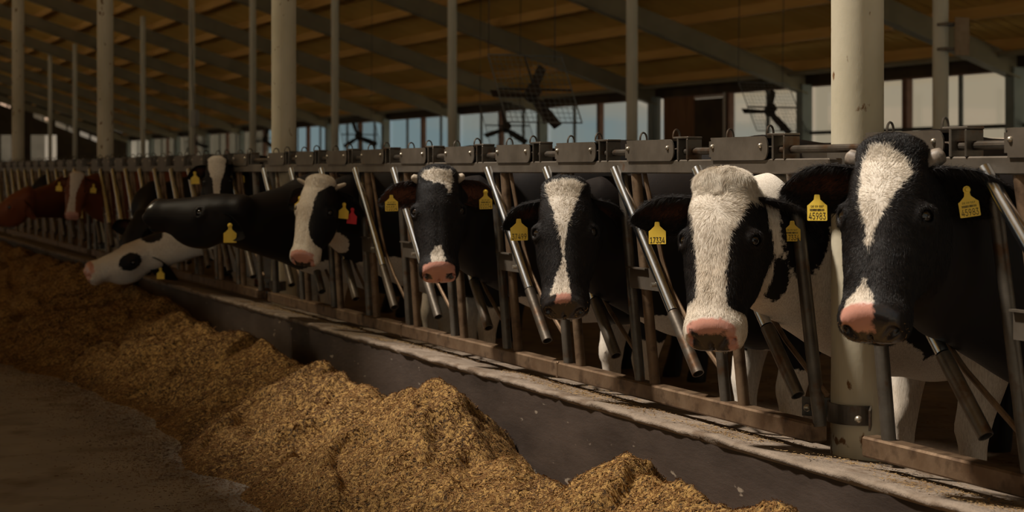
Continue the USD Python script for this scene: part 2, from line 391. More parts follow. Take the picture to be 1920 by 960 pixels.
# ------------------------------------------------------------------ columns and roof posts
def column_mesh(h):
    prof = [(0, -0.05), (0.082, -0.05), (0.082, 0.15)] + [(0.080, z) for z in np.linspace(0.3, h, 8)] + [(0, h)]
    return trimesh.creation.revolve(prof, sections=40)
cname = ['near round concrete column behind the closest cow, rust spotted and strapped to the rail', 'second round concrete column, rising behind the white-faced cow that looks aside',
         'third round concrete column, left of the two thin posts', 'fourth round concrete column, in the dim far end of the fence', 'round concrete column deep in the dark end of the fence']
for k in range(5):
    y = COL0 + BAY * k
    c = thing('concrete_column', cname[k], 'column', (3.055, y, 0.38), group=None)
    obj('shaft', column_mesh(roof_z(3.055) - 0.1 - 0.38), 'column_concrete', c, smooth=40)
    def strap(z0, z1, t=0.006):
        R = 0.089
        th = np.linspace(math.radians(100), math.radians(260), 25)
        pts = [(R * math.cos(a), R * math.sin(a)) for a in th]
        pts = [(0.0, R + 0.10)] * 0 + [(-0.085, 0.17)] + [p for p in pts] + [(-0.085, -0.17)]
        from shapely.geometry import LineString
        pg = LineString(pts).buffer(t / 2, cap_style=2)
        m = trimesh.creation.extrude_polygon(pg, z1 - z0, engine='earcut'); m.apply_translation([0, 0, z0])
        return m
    obj('clamp_strap', strap(0.125, 0.185), 'galvanised', c)
    obj('clamp_strap', strap(0.885, 0.955), 'box_steel', c)
    bolts = [trimesh.creation.icosphere(1, 0.012).apply_translation([-0.095, s * 0.13, z]) for s in (-1, 1) for z in (0.155, 0.92)]
    for b in bolts:
        obj('bolt', b, 'bolt_zinc', c)
pname = ['closest thin steel roof post, right of the near concrete column', 'thin steel roof post above the gap between the first and second cow faces', 'thin steel roof post above the cow with the small horns', 'thin steel roof post right of the second concrete column',
         'thin steel roof post left of the second concrete column', 'thin steel roof post left of the hanging grey switch box', 'thin steel roof post right of the third concrete column',
         'thin faint steel roof post left of the third concrete column', 'faint steel roof post at the row of light slots', 'faintest steel roof post beside the fourth concrete column']
PX_ = 10.4
for k, y in enumerate([12.39, 18.53, 24.65, 30.72, 36.72, 42.64, 48.81, 54.7, 60.6, 66.3]):
    p = thing('roof_post', pname[k], 'post', (PX_, y, 0))
    h = roof_z(PX_) - 0.0
    obj('shaft', trimesh.creation.revolve([(0, 0), (0.077, 0), (0.077, h), (0, h)], sections=20), 'post_paint', p, smooth=40)
    obj('base_plate', box(-0.15, 0.15, -0.15, 0.15, 0, 0.03), 'galvanised', p)
# ================================================================== feed fence (self locking headlocks), one panel per bay
PITCH, B0, NST = 0.5775, 0.557, 10
RB0, RB1 = 0.452, 0.512          # bottom rail
RT0, RT1 = 1.268, 1.316          # top rail
def lean(y_bot, y_top, r, x=0.0, z0=RB1 - 0.01, z1=RT0 + 0.02, sides=14):
    return tube([[x, y_bot, z0], [x, y_top, z1]], r, sides)
def plate_round(y_far, y_near, z0, z1, x, t):
    """Upright plate in the fence plane with its near end rounded."""
    h = (z1 - z0) / 2
    p = sbox(y_near + h * 0.75, z0, y_far - 0.012, z1).union(Polygon([(y_near + h * 0.75 + math.cos(a) * h * 0.75, (z0 + z1) / 2 + math.sin(a) * h) for a in np.linspace(math.pi / 2, 3 * math.pi / 2, 14)]))
    p = p.union(sbox(y_far - 0.02, z0 + 0.012, y_far, z1 - 0.012)).buffer(0.003).buffer(-0.003)
    return extrude(p, x - t / 2, x + t / 2, 'x')
def ring(y, z, r=0.021, h=0.030, w=0.0035):
    th = np.linspace(0, math.pi, 13)
    pts = [[-0.004 + r * math.cos(a), y + 0.012 * math.cos(a), z + h * math.sin(a) ** 0.8] for a in th]
    return tube(pts, w, 6)
def make_panel(label, loc):
    t = thing('headlock_panel', label, 'feed fence', loc)
    ys, ye = -0.02, BAY - 0.26
    obj('bottom_rail', box(-0.03, 0.03, ys, ye, RB0, RB1, 0.006), 'rusty_steel', t)
    obj('top_rail', box(-0.026, 0.026, ys - 0.08, ye + 0.08, RT0, RT1, 0.004), 'box_steel', t)
    obj('end_post', lean(-0.022, 0.125, 0.021), 'galvanised', t)
    obj('end_post', lean(ye - 0.09, ye + 0.01, 0.021), 'galvanised', t)
    obj('control_pipe', tube([[0.0, ys - 0.30, 1.345], [0.0, ye - 0.05, 1.345]], 0.0125, 12), 'galvanised', t)
    for k in range(NST):
        b = B0 + PITCH * k
        if k < NST - 1:
            obj('fixed_bar', lean(b - 0.055, b + 0.086, 0.0195, 0.0), 'galvanised', t)
            obj('fixed_bar', lean(b - 0.164, b - 0.02, 0.0195, 0.0), 'rusty_steel', t)
            if k in (2, 5):
                obj('rail_joint', box(-0.034, 0.034, b - 0.052 + 0.03, b - 0.052 + 0.045, RB0 - 0.004, RB1 + 0.004, 0.004), 'rusty_steel', t)
        # swinging bar: bright upper half, dull open ended pipe below
        top, piv, bot = np.array([-0.035, b + 0.073, 1.285]), np.array([-0.035, b - 0.265, 0.882]), np.array([-0.035, b - 0.513, 0.590])
        mid = piv + (bot - piv) * 0.32
        sw = obj('swing_bar', pipe(top, mid, 0.0195, 0.004), 'bright_steel', t)
        obj('lower_tube', pipe(mid - (mid - bot) * 0.02, bot, 0.0215, 0.004), 'galvanised', sw)
        obj('limit_rod', tube([[0.0, b - 0.083, 1.275], [0.01, b - 0.195, 0.96], [0.012, b - 0.25, 0.86], [0.012, b - 0.38, 0.745], [0.01, b - 0.60, 0.60]], 0.0085, 8), 'rusty_steel', t)
        if k < NST - 1:
            zc = 0.888
            pg = Polygon([(b - 0.03, zc - 0.038), (b - 0.03, zc + 0.040), (b - 0.165, zc + 0.040), (b - 0.185, zc + 0.022), (b - 0.225, zc + 0.018), (b - 0.255, zc + 0.005), (b - 0.265, zc - 0.02), (b - 0.25, zc - 0.038)])
            pv = obj('pivot_plate', cat_(extrude(pg, -0.030, -0.024, 'x'), box(-0.045, -0.024, b - 0.165, b - 0.03, zc + 0.034, zc + 0.040)), 'box_steel', t)
            obj('pivot_bolt', tube([[-0.062, b - 0.24, zc - 0.014], [-0.01, b - 0.24, zc - 0.014]], 0.008, 8), 'bolt_zinc', pv)
        # lock housing on the rail
        z0, z1 = RT1 - 0.004, 1.388
        lb = obj('lock_box', cat_(plate_round(b, b - 0.345, z0, z1, -0.030, 0.005), plate_round(b, b - 0.345, z0, z1, 0.030, 0.005), box(-0.030, 0.030, b - 0.30, b - 0.005, z1 - 0.006, z1)), 'box_steel', t)
        for yy in (b - 0.022, b - 0.305):
            obj('bolt', trimesh.creation.icosphere(1, 0.0085).apply_translation([-0.033, yy, (z0 + z1) / 2 + 0.008]), 'bolt_zinc', lb)
        obj('wire_ring', ring(b - 0.085, z1 - 0.002), 'galvanised', t)
        obj('wire_ring', ring(b - 0.318, z1 + 0.004), 'galvanised', t)
        br = cat_(box(-0.03, 0.03, b - 0.372, b - 0.362, RT1 - 0.002, 1.392, 0.002), box(-0.03, 0.03, b - 0.432, b - 0.424, RT1 - 0.002, 1.388, 0.002), box(-0.03, 0.03, b - 0.435, b - 0.335, 1.388, 1.396, 0.002))
        obj('stop_bracket', br, 'galvanised', t)
    return t
pw = ['headlock fence panel right of the near column, mostly hidden by the closest cow', 'headlock fence panel between the two nearest concrete columns, holding the four big cow faces',
      'headlock fence panel behind the black cow stretching its head sideways', 'dim headlock fence panel around the red and white cows', 'headlock fence panel deep in the dark end of the barn', 'last headlock fence panel in view, black in the distance']
panel0 = make_panel(pw[1], (FX, COL0, 0))
dup(panel0, (FX, COL0 - BAY, 0), pw[0])
for k in range(2, 6):
    dup(panel0, (FX, COL0 + BAY * (k - 1), 0), pw[k])
# ================================================================== cows
def coat_look(name, dark, dark2, white, tint):
    """Short coat: primvar coat = (white where > 0.5, bare nose skin where > 0.5, dark nose spots where > 0.5)."""
    n = {'a': ('attribute', {'attribute': 'coat'}), 's': ('separate_color', {}), 'g': ('geometry', {}),
         'n1': ('noise_texture', {'scale': 55, 'detail': 4, 'roughness': 0.6}), 'n2': ('noise_texture', {'scale': 3.5, 'detail': 3}),
         'mp': ('mapping', {'scale': (1.0, 1.0, 0.16)}), 'n3': ('noise_texture', {'scale': 260, 'detail': 4, 'roughness': 0.6, 'distortion': 0.6}),
         'n4': ('noise_texture', {'scale': 90, 'detail': 3}),
         'ad': ('math', {'math_type': 'multiply_add', 'value2': 0.16, 'value3': -0.08}), 'sum': ('math', {'math_type': 'add'}),
         'st': ('map_range', {'from_min': 0.485, 'from_max': 0.515, 'to_min': 0.0, 'to_max': 1.0, 'clamp': True}),
         'dk': ('mix_color', {'a': dark, 'b': dark2}), 'wh': ('mix_color', {'a': white, 'b': tint}),
         'wr': ('map_range', {'from_min': 0.45, 'from_max': 0.75, 'to_min': 0.0, 'to_max': 1.0, 'clamp': True}),
         'hr': ('map_range', {'from_min': 0.3, 'from_max': 0.7, 'to_min': 0.0, 'to_max': 1.0, 'clamp': True}),
         'hv': ('mix_color', {'blend_type': 'multiply', 'fac': 0.55}),
         'hc': ('rgb_ramp', {'ramp': [(0.35, (0.55, 0.5, 0.45)), (0.6, (1, 1, 1))]}),
         'c': ('mix_color', {}),
         'ps': ('math', {'math_type': 'add'}), 'pst': ('map_range', {'from_min': 0.47, 'from_max': 0.53, 'to_min': 0.0, 'to_max': 1.0, 'clamp': True}),
         'nd': ('math', {'math_type': 'add'}), 'nst': ('map_range', {'from_min': 0.48, 'from_max': 0.52, 'to_min': 0.0, 'to_max': 1.0, 'clamp': True}),
         'pk': ('mix_color', {'a': (0.50, 0.235, 0.175), 'b': (0.018, 0.014, 0.014)}),
         'cc': ('mix_color', {}),
         'b': ('bump', {'strength': 0.35, 'distance': 0.002}), 'b2': ('bump', {'strength': 0.12, 'distance': 0.002}),
         'ro': ('mix_float', {'a': 0.52, 'b': 0.24}), 'sp': ('mix_float', {'a': 0.16, 'b': 0.6}),
         'p': ('principled_bsdf', {'specular_ior_level': 0.16})}
    l = [('a.color', 's.color'), ('g.position', 'n1.vector'), ('g.position', 'n2.vector'), ('g.position', 'mp.vector'), ('mp.vector', 'n3.vector'), ('g.position', 'n4.vector'),
         ('n1.fac', 'ad.value1'), ('ad.value', 'sum.value1'), ('s.r', 'sum.value2'), ('sum.value', 'st.value'),
         ('n2.fac', 'hr.value'), ('hr.result', 'dk.fac'), ('n2.fac', 'wr.value'), ('wr.result', 'wh.fac'),
         ('n3.fac', 'hc.fac'), ('wh.result', 'hv.a'), ('hc.color', 'hv.b'),
         ('st.result', 'c.fac'), ('dk.result', 'c.a'), ('hv.result', 'c.b'),
         ('ad.value', 'ps.value1'), ('s.g', 'ps.value2'), ('ps.value', 'pst.value'),
         ('ad.value', 'nd.value1'), ('s.b', 'nd.value2'), ('nd.value', 'nst.value'), ('nst.result', 'pk.fac'),
         ('pst.result', 'cc.fac'), ('c.result', 'cc.a'), ('pk.result', 'cc.b'), ('cc.result', 'p.base_color'),
         ('pst.result', 'ro.fac'), ('pst.result', 'sp.fac'), ('sp.result', 'p.specular_ior_level'), ('ro.result', 'p.roughness'),
         ('n3.fac', 'b.height'), ('n4.fac', 'b2.height'), ('b.normal', 'b2.normal'), ('b2.normal', 'p.normal')]
    M[name] = usdkit.material(stage, L_(name), n, l, surface='p.BSDF')
coat_look('coat_black', (0.006, 0.0052, 0.0055), (0.014, 0.0105, 0.009), (0.72, 0.65, 0.56), (0.58, 0.48, 0.37))
coat_look('coat_red', (0.13, 0.035, 0.012), (0.19, 0.055, 0.02), (0.62, 0.54, 0.46), (0.50, 0.40, 0.31))
look('eye_gloss', (0.006, 0.004, 0.003), (0.012, 0.008, 0.006), 0.06, 20, spec=0.6, coat=0.5)
look('horn', (0.30, 0.24, 0.18), (0.45, 0.37, 0.28), 0.5, 30)
look('horn_dark', (0.09, 0.075, 0.06), (0.30, 0.24, 0.19), 0.5, 30)
look('tag_yellow', (0.80, 0.54, 0.06), (0.88, 0.62, 0.09), 0.45, 10)
look('tag_red', (0.55, 0.02, 0.03), (0.6, 0.03, 0.04), 0.45, 10)
look('tag_ink', (0.02, 0.018, 0.015), (0.03, 0.025, 0.02), 0.6, 10)
look('halter', (0.50, 0.47, 0.42), (0.56, 0.53, 0.48), 0.7, 10)

def smin(a, b, k):
    h = np.clip(0.5 + 0.5 * (b - a) / k, 0, 1)
    return b + (a - b) * h - k * h * (1 - h)
def smax(a, b, k):
    return -smin(-a, -b, k)
def s_el(p, c, r):
    q = p - np.asarray(c, np.float32)
    r = np.asarray(r, np.float32)
    k0 = np.linalg.norm(q / r, axis=-1)
    k1 = np.linalg.norm(q / (r * r), axis=-1) + 1e-6
    return k0 * (k0 - 1) / k1
def s_rc(p, a, b, ra, rb):
    a, b = np.asarray(a, np.float32), np.asarray(b, np.float32)
    pa, ba = p - a, b - a
    h = np.clip((pa @ ba) / (ba @ ba), 0, 1)
    return np.linalg.norm(pa - h[..., None] * ba, axis=-1) - (ra + (rb - ra) * h)
def s_neck(p, a, b, ra, rb, ka, kb, lat):
    """A tapering limb with an upright oval section: half depth ra..rb, half width ka*ra..kb*rb across the direction lat."""
    a, b, lat = (np.asarray(x, np.float32) for x in (a, b, lat))
    pa, ba = p - a, b - a
    h = np.clip((pa @ ba) / (ba @ ba), 0, 1)
    q = pa - h[..., None] * ba
    ql = q @ lat
    k = ka + (kb - ka) * h
    d2 = np.maximum((q * q).sum(-1) - ql * ql, 0) + (ql / k) ** 2
    return (np.sqrt(d2) - (ra + (rb - ra) * h)) * np.maximum(k, 0.62)

EYE = (0.096, 0.184, -0.060)
def head_sdf(uvw):
    """A dairy cow's head in its own frame (metres): u across, v from poll to muzzle, w out of the face."""
    p = uvw.copy(); p[..., 0] = np.abs(p[..., 0]) * 0.95
    d = s_el(p, (0, 0.09, -0.10), (0.096, 0.12, 0.10))
    d = smin(d, s_el(p, (0, 0.115, -0.046), (0.092, 0.135, 0.046)), 0.03)
    d = smin(d, s_el(p, (0, 0.0, -0.064), (0.086, 0.046, 0.058)), 0.04)
    d = smin(d, s_rc(p, (0.066, 0.168, -0.076), (0.090, 0.180, -0.068), 0.044, 0.032), 0.025)
    d = smin(d, s_rc(p, (0.012, 0.17, -0.068), (0.014, 0.43, -0.066), 0.068, 0.052), 0.035)
    d = smin(d, s_rc(p, (0.044, 0.20, -0.100), (0.040, 0.42, -0.090), 0.060, 0.040), 0.04)
    d = smin(d, s_el(p, (0.052, 0.225, -0.150), (0.058, 0.140, 0.102)), 0.035)
    d = smin(d, s_rc(p, (0.026, 0.20, -0.185), (0.018, 0.44, -0.125), 0.066, 0.036), 0.035)
    m = s_el(p, (0, 0.462, -0.074), (0.078, 0.062, 0.066))
    m = smin(m, s_el(p, (0.046, 0.468, -0.082), (0.040, 0.048, 0.054)), 0.02)
    ch = s_el(p, (0, 0.452, -0.146), (0.056, 0.056, 0.034))
    d = smin(d, m, 0.03)
    d = smin(d, ch, 0.012)
    # flat nose pad, nostrils, mouth, eye sockets, brow ridge
    pad = (p[..., 1] - 0.508) * 0.80 + (p[..., 2] + 0.070) * 0.60 - 0.010
    d = smax(d, pad, 0.014)
    d = smax(d, -s_rc(p, (0.034, 0.520, -0.066), (0.058, 0.500, -0.046), 0.0105, 0.0135), 0.006)
    d = smax(d, -s_rc(p, (0.058, 0.500, -0.046), (0.066, 0.486, -0.066), 0.0125, 0.004), 0.006)
    d = smax(d, -s_el(p, (0, 0.512, -0.128), (0.062, 0.060, 0.0055)), 0.006)
    d = smax(d, -s_el(p, (0, 0.535, -0.075), (0.0045, 0.040, 0.05)), 0.006)
    e = np.array([0.80, 0.06, 0.60], np.float32); e /= np.linalg.norm(e)
    ec = np.array(EYE, np.float32)
    q = p - ec
    al = q @ e
    rad = np.sqrt(np.maximum((q * q).sum(-1) - al * al, 0))
    lid = np.sqrt((rad - 0.0215) ** 2 + (al - 0.0115) ** 2) - 0.0062
    brow = s_rc(p, ec + np.array([-0.012, -0.026, 0.020], np.float32), ec + np.array([0.018, -0.022, -0.006], np.float32), 0.0095, 0.008)
    d = smin(d, smin(lid, brow, 0.012), 0.014)
    d = smax(d, -(np.linalg.norm(q - e * 0.008, axis=-1) - 0.0195), 0.003)
    return d

def surface_nets(val, xs, ys, zs):
    """The zero surface of a sampled field on a rectilinear grid, as a triangle mesh."""
    nx, ny, nz = val.shape
    neg = val < 0
    c = np.zeros((nx - 1, ny - 1, nz - 1), np.int8)
    for i in (0, 1):
        for j in (0, 1):
            for k in (0, 1):
                c += neg[i:nx - 1 + i, j:ny - 1 + j, k:nz - 1 + k]
    act = np.argwhere((c > 0) & (c < 8))
    idx = -np.ones(c.shape, np.int64)
    idx[act[:, 0], act[:, 1], act[:, 2]] = np.arange(len(act))
    corner = {}
    for i in (0, 1):
        for j in (0, 1):
            for k in (0, 1):
                a, b, e = act[:, 0] + i, act[:, 1] + j, act[:, 2] + k
                corner[i, j, k] = (val[a, b, e], np.stack([xs[a], ys[b], zs[e]], 1))
    s, n = np.zeros((len(act), 3)), np.zeros(len(act))
    for q in corner:
        for ax_ in range(3):
            if q[ax_] == 0:
                r = list(q); r[ax_] = 1
                v0, p0 = corner[q]; v1, p1 = corner[tuple(r)]
                on = (v0 < 0) != (v1 < 0)
                t = np.where(on, v0 / np.where(on, v0 - v1, 1), 0)
                s += np.where(on[:, None], p0 + t[:, None] * (p1 - p0), 0); n += on
    v = s / n[:, None]
    quads = []
    for ax_ in range(3):
        sl0 = [slice(None)] * 3; sl1 = [slice(None)] * 3
        sl0[ax_], sl1[ax_] = slice(0, -1), slice(1, None)
        e = np.argwhere(neg[tuple(sl0)] != neg[tuple(sl1)])
        o = [i for i in range(3) if i != ax_]
        ok = (e[:, o[0]] > 0) & (e[:, o[1]] > 0) & (e[:, o[0]] < val.shape[o[0]] - 1) & (e[:, o[1]] < val.shape[o[1]] - 1)
        e = e[ok]
        def cell(d0, d1):
            g = e.copy(); g[:, o[0]] -= d0; g[:, o[1]] -= d1
            return idx[g[:, 0], g[:, 1], g[:, 2]]
        q = np.stack([cell(1, 1), cell(0, 1), cell(0, 0), cell(1, 0)], 1)
        flip = neg[e[:, 0], e[:, 1], e[:, 2]] ^ (ax_ == 1)
        q = np.where(flip[:, None], q, q[:, ::-1])
        quads.append(q)
    q = np.vstack(quads)
    return v, np.vstack([q[:, [0, 1, 2]], q[:, [0, 2, 3]]])

def axis_points(lo, hi, flo, fhi, fine, coarse):
    a = [np.arange(flo, fhi, fine)]
    x, step = flo, fine
    left = []
    while x > lo:
        step = min(step * 1.25, coarse); x -= step; left.append(x)
    x, step = a[0][-1], fine
    right = []
    while x < hi:
        step = min(step * 1.25, coarse); x += step; right.append(x)
    return np.concatenate([left[::-1], a[0], right]).astype(np.float32)

def prof(pts):
    """Blaze outline: rows (v, left u, right u) -> signed inside distance at (u, v)."""
    pts = np.array(pts, float)
    def f(u, v):
        a, b = np.interp(v, pts[:, 0], pts[:, 1]), np.interp(v, pts[:, 0], pts[:, 2])
        return np.minimum(np.minimum(u - a, b - u), np.minimum(v - pts[0, 0] + 0.01, pts[-1, 0] - v + 0.01))
    return f
def blob(d, P, c, r):
    return np.maximum(d, np.min(r) - np.linalg.norm((P - np.array(c)) / (np.array(r) / np.min(r)), axis=1))

def ear_mesh(base, dirn, openn, L=0.20, W=0.115, cup=0.75, n=20, k=15, thick=0.007, seed=0):
    """A cupped leaf of an ear: base point, direction to the tip, direction its hollow faces. Returns mesh and, per vertex, how far inside the hollow it lies."""
    d = np.asarray(dirn, float); d /= np.linalg.norm(d)
    o = np.asarray(openn, float); o = o - d * (o @ d); o /= np.linalg.norm(o)
    a = np.cross(d, o)
    ts = np.linspace(0, 1, n)
    outer, inner = [], []
    for t in ts:
        w = W * (0.36 + 0.64 * np.sin(np.pi * min(1, 0.12 + 0.80 * t) ** 0.95) ** 0.8) * (1 - max(0, (t - 0.62) / 0.38) ** 2.2) ** 0.5 + 0.002
        ang = cup * (1.9 - 1.15 * t)                       # rolled at the base, open at the tip
        droop = -0.030 * t * t
        R = w / 2 / max(np.sin(min(ang, 1.5)), 0.2) * min(1, np.sin(min(ang, 1.5)) + 0.15)
        for s in np.linspace(-1, 1, k):
            th = s * ang
            q = base + d * L * t + a * (R * np.sin(th)) + o * (R * (1 - np.cos(th)) - 0.02) + np.array([0, 0, droop])
            nrm = -(a * np.sin(th) * -1 + o * -np.cos(th)) * -1
            th_ = thick * (1 - 0.75 * abs(s) ** 3) * (1 - 0.6 * t)
            outer.append(q - (o * np.cos(th) - a * np.sin(th)) * th_)
            inner.append(q)
    v = np.array(outer + inner); m = n * k
    f = []
    for i in range(n - 1):
        for j in range(k - 1):
            A, B, C, D = i * k + j, i * k + j + 1, (i + 1) * k + j + 1, (i + 1) * k + j
            f += [[A, B, C], [A, C, D], [m + A, m + C, m + B], [m + A, m + D, m + C]]
    for i in range(n - 1):
        for j in (0, k - 1):
            A, D = i * k + j, (i + 1) * k + j
            q = [[A, D, m + D], [A, m + D, m + A]]
            f += q if j == 0 else [x[::-1] for x in q]
    for j in range(k - 1):
        A, B = (n - 1) * k + j, (n - 1) * k + j + 1
        f += [[A, B, m + B], [A, m + B, m + A]]
    ins = np.concatenate([np.zeros(m), np.ones(m)])
    return v, np.array(f), ins, (d, o, a)

def coat_primvar(prim, rgb):
    pv = UsdGeom.PrimvarsAPI(prim).CreatePrimvar('coat', Sdf.ValueTypeNames.Color3fArray, 'vertex')
    pv.Set(Vt.Vec3fArray.FromNumpy(np.clip(rgb, 0, 1).astype(np.float32)))

def tag_mesh(w=0.056, h=0.072, t=0.0022):
    hw = w / 2
    p = [(-hw, -h * 0.62), (hw, -h * 0.62), (hw, -h * 0.05), (hw * 0.8, 0.0), (0.009, h * 0.17), (0.007, h * 0.36), (-0.007, h * 0.36), (-0.009, h * 0.17), (-hw * 0.8, 0.0), (-hw, -h * 0.05)]
    g = Polygon(p).buffer(-0.003).buffer(0.003)
    m = trimesh.creation.extrude_polygon(g, t, engine='earcut')
    return m
def frame(at, right, up):
    right = np.asarray(right, float); right /= np.linalg.norm(right)
    up = np.asarray(up, float); up = up - right * (up @ right); up /= np.linalg.norm(up)
    T = np.eye(4); T[:3, 0], T[:3, 1], T[:3, 2], T[:3, 3] = right, up, np.cross(right, up), at
    return T

def make_tag(cow, at, right, up, number=None, bars=True, button=True, size=1.0, mat='tag_yellow', behind=False):
    T = frame(at, right, up); S = np.diag([size, size, size, 1.0])
    m = tag_mesh(); m.apply_transform(T @ S)
    tg = obj('ear_tag', m, mat, cow, label=('red' if mat == 'tag_red' else 'yellow') + ' ear tag' + (f' reading {number}' if number else ''))
    if button:
        b = trimesh.creation.revolve([(0, 0), (0.010, 0), (0.0105, 0.003), (0.006, 0.0045), (0.005, 0.009), (0, 0.009)], sections=20)
        b.apply_translation([0.004 if behind else 0, 0.030, 0.0018]); b.apply_transform(T @ S)
        obj('tag_button', b, mat, tg)
    if number:
        parts = []
        tx = meshkit.text_mesh(number, 0.0185, 0.0008)
        wd = tx.extents[0]; k = 0.047 / wd
        tx.apply_scale([k, 1.0, 1]); tx.apply_translation([-tx.bounds.mean(0)[0], -0.041, 0.0018]); parts.append(tx)
        if bars:
            rr = random.Random(5)
            x = -0.020
            while x < 0.020:
                w = rr.choice([0.0008, 0.0014, 0.0021])
                bb = trimesh.creation.box([w, 0.006, 0.0008]); bb.apply_translation([x + w / 2, -0.0155, 0.0022]); parts.append(bb)
                x += w + rr.choice([0.0008, 0.0013])
            sm_ = meshkit.text_mesh('DE 09 587', 0.0052, 0.0008); sm_.apply_translation([-sm_.bounds.mean(0)[0], -0.0085, 0.0018]); parts.append(sm_)
        tt = cat_(*parts); tt.apply_transform(T @ S)
        obj('printed_number', tt, 'tag_ink', tg, smooth=False)
    return tg

UP = np.array([0, 0, 1.0])
SKIN = {}
def make_cow(label, coat, poll, muzzle, poll_z, dz, yaw=0.0, face=None, neck_at=None, body=None, white=None, blobs=(), darks=(), pink=0.5, ears=((None, None), (None, None)),
             horn=None, tags=(), eartone=(0.0, 0.0), res=0.0075, L=None, neck_r=0.20, chest=True, body_yaw=0.0, hair=0, fore=0.0, poll_dark=False, legs=True, all_over=False, ear_size=1.0, girth=0.86):
    """poll, muzzle: where they are in the photograph; poll_z: distance along the view; dz: how much nearer the muzzle is; neck_at: (y, z) where the neck passes the fence."""
    P = at_depth(*poll, poll_z); Mz = at_depth(*muzzle, poll_z - dz)
    v = Mz - P; s = np.linalg.norm(v) / 0.475; v = v / np.linalg.norm(v)
    toc = np.array([0, 0, CZ]) - P; toc[2] = 0; toc /= np.linalg.norm(toc)
    left = np.cross(toc, UP) * 1.0
    left = left if left @ RT < 0 else -left
    w0 = toc * math.cos(math.radians(yaw)) + left * math.sin(math.radians(yaw)) if face is None else np.asarray(face, float)
    w = w0 - v * (w0 @ v); w /= np.linalg.norm(w)
    u = np.cross(w, v)
    R = np.stack([u, v, w])                       # world -> head rows
    head = lambda a: P + s * (np.asarray(a, float) @ R)
    n0, n0b = head((0, 0.085, -0.135)), head((0, 0.17, -0.16))
    ny, nz = neck_at
    N1 = np.array([FX, ny, nz])
    bx = np.array([math.cos(math.radians(body_yaw)), math.sin(math.radians(body_yaw)), 0])
    lat = np.array([-bx[1], bx[0], 0])
    N2 = N1 + bx * 0.34 + np.array([0, 0, -0.06])
    N3 = N1 + bx * 0.66; N3[2] = 1.0
    T = lambda t, z: np.array([N3[0] + bx[0] * t, N3[1] + bx[1] * t, z])
    # sampling grid: fine around the head
    hp = np.array([head((a, b, c)) for a in (-0.14, 0.14) for b in (-0.06, 0.56) for c in (-0.26, 0.02)])
    flo, fhi = hp.min(0), hp.max(0)
    tail = T(1.75, 1.0)
    pts = np.array([*hp, N1 + 0.35, N1 - 0.35, T(0, 1.5) + lat * 0.5, T(0, 0.0) - lat * 0.5, tail + lat * 0.5, tail - lat * 0.5])
    lo, hi = pts.min(0) - 0.03, pts.max(0) + 0.03
    lo[2] = -0.02
    g = [axis_points(lo[i], hi[i], flo[i], fhi[i], res * s, 0.032) for i in range(3)]
    X, Y, Z = np.meshgrid(*g, indexing='ij')
    pw_ = np.stack([X, Y, Z], -1).astype(np.float32)
    shape = X.shape
    # body
    def neck_lat(a, b):
        d = np.asarray(b) - np.asarray(a)
        l = np.cross(d, UP); return l / np.linalg.norm(l)
    W32 = pw_.reshape(-1, 3)
    d = s_neck(W32, n0, N1, 0.100 * s, neck_r, 0.78, 0.56, neck_lat(n0, N1))
    d = smin(d, s_neck(W32, n0b, N1 + [0, 0, -0.06], 0.062 * s, neck_r * 0.8, 0.85, 0.45, neck_lat(n0, N1)), 0.05)
    d = smin(d, s_neck(W32, N1, N2, neck_r, 0.30, 0.56, 0.55, lat), 0.06)
    if chest:
        d = smin(d, s_neck(W32, N2, T(0.05, 0.99), 0.30, 0.40, 0.55, 0.62 * girth, lat), 0.08)
        d = smin(d, s_neck(W32, T(0.05, 0.99), T(0.75, 0.96), 0.40, 0.43, 0.62 * girth, 0.82 * girth, lat), 0.08)
        d = smin(d, s_neck(W32, T(0.75, 0.96), T(1.25, 1.04), 0.43, 0.36, 0.82 * girth, 0.82 * girth, lat), 0.08)
        d = smin(d, s_neck(W32, T(1.25, 1.04), T(1.55, 1.14), 0.36, 0.24, 0.82 * girth, 0.95 * girth, lat), 0.08)
        d = smin(d, s_rc(W32, N1 + bx * 0.10 + [0, 0, -0.20], N2 + bx * 0.14 + [0, 0, -0.27], 0.045, 0.10), 0.10)   # dewlap and brisket
        gl = girth / 0.86
        if legs:
            for sd in (-1, 1):
                sh, el, kn, fe, ho = (T(a, z) + lat * sd * y * gl for a, z, y in ((0.10, 1.0, 0.19), (0.16, 0.74, 0.19), (0.08, 0.42, 0.16), (0.09, 0.16, 0.16), (0.07, 0.03, 0.16)))
                d = smin(d, s_rc(W32, sh, el, 0.14 * gl, 0.105 * gl), 0.07)
                d = smin(d, s_rc(W32, el, kn, 0.10, 0.056), 0.04)
                d = smin(d, s_rc(W32, kn, fe, 0.050, 0.040), 0.03)
                d = smin(d, s_rc(W32, fe, ho, 0.046, 0.060), 0.02)
                hp_, st, hk, fe, ho = (T(a, z) + lat * sd * y * gl for a, z, y in ((1.38, 1.08, 0.18), (1.18, 0.74, 0.19), (1.52, 0.52, 0.19), (1.46, 0.16, 0.18), (1.43, 0.03, 0.18)))
                d = smin(d, s_rc(W32, hp_, st, 0.18 * gl, 0.11 * gl), 0.08)
                d = smin(d, s_rc(W32, st, hk, 0.12, 0.055), 0.05)
                d = smin(d, s_rc(W32, hk, fe, 0.055, 0.040), 0.03)
                d = smin(d, s_rc(W32, fe, ho, 0.046, 0.060), 0.02)
            d = smin(d, s_rc(W32, T(1.72, 1.22), T(1.80, 0.55), 0.035, 0.018), 0.04)
    d = d.reshape(shape)
    # head, only where it can matter
    i0 = [np.searchsorted(g[i], flo[i] - 0.12) for i in range(3)]; i1 = [np.searchsorted(g[i], fhi[i] + 0.12) for i in range(3)]
    sl = tuple(slice(a, b) for a, b in zip(i0, i1))
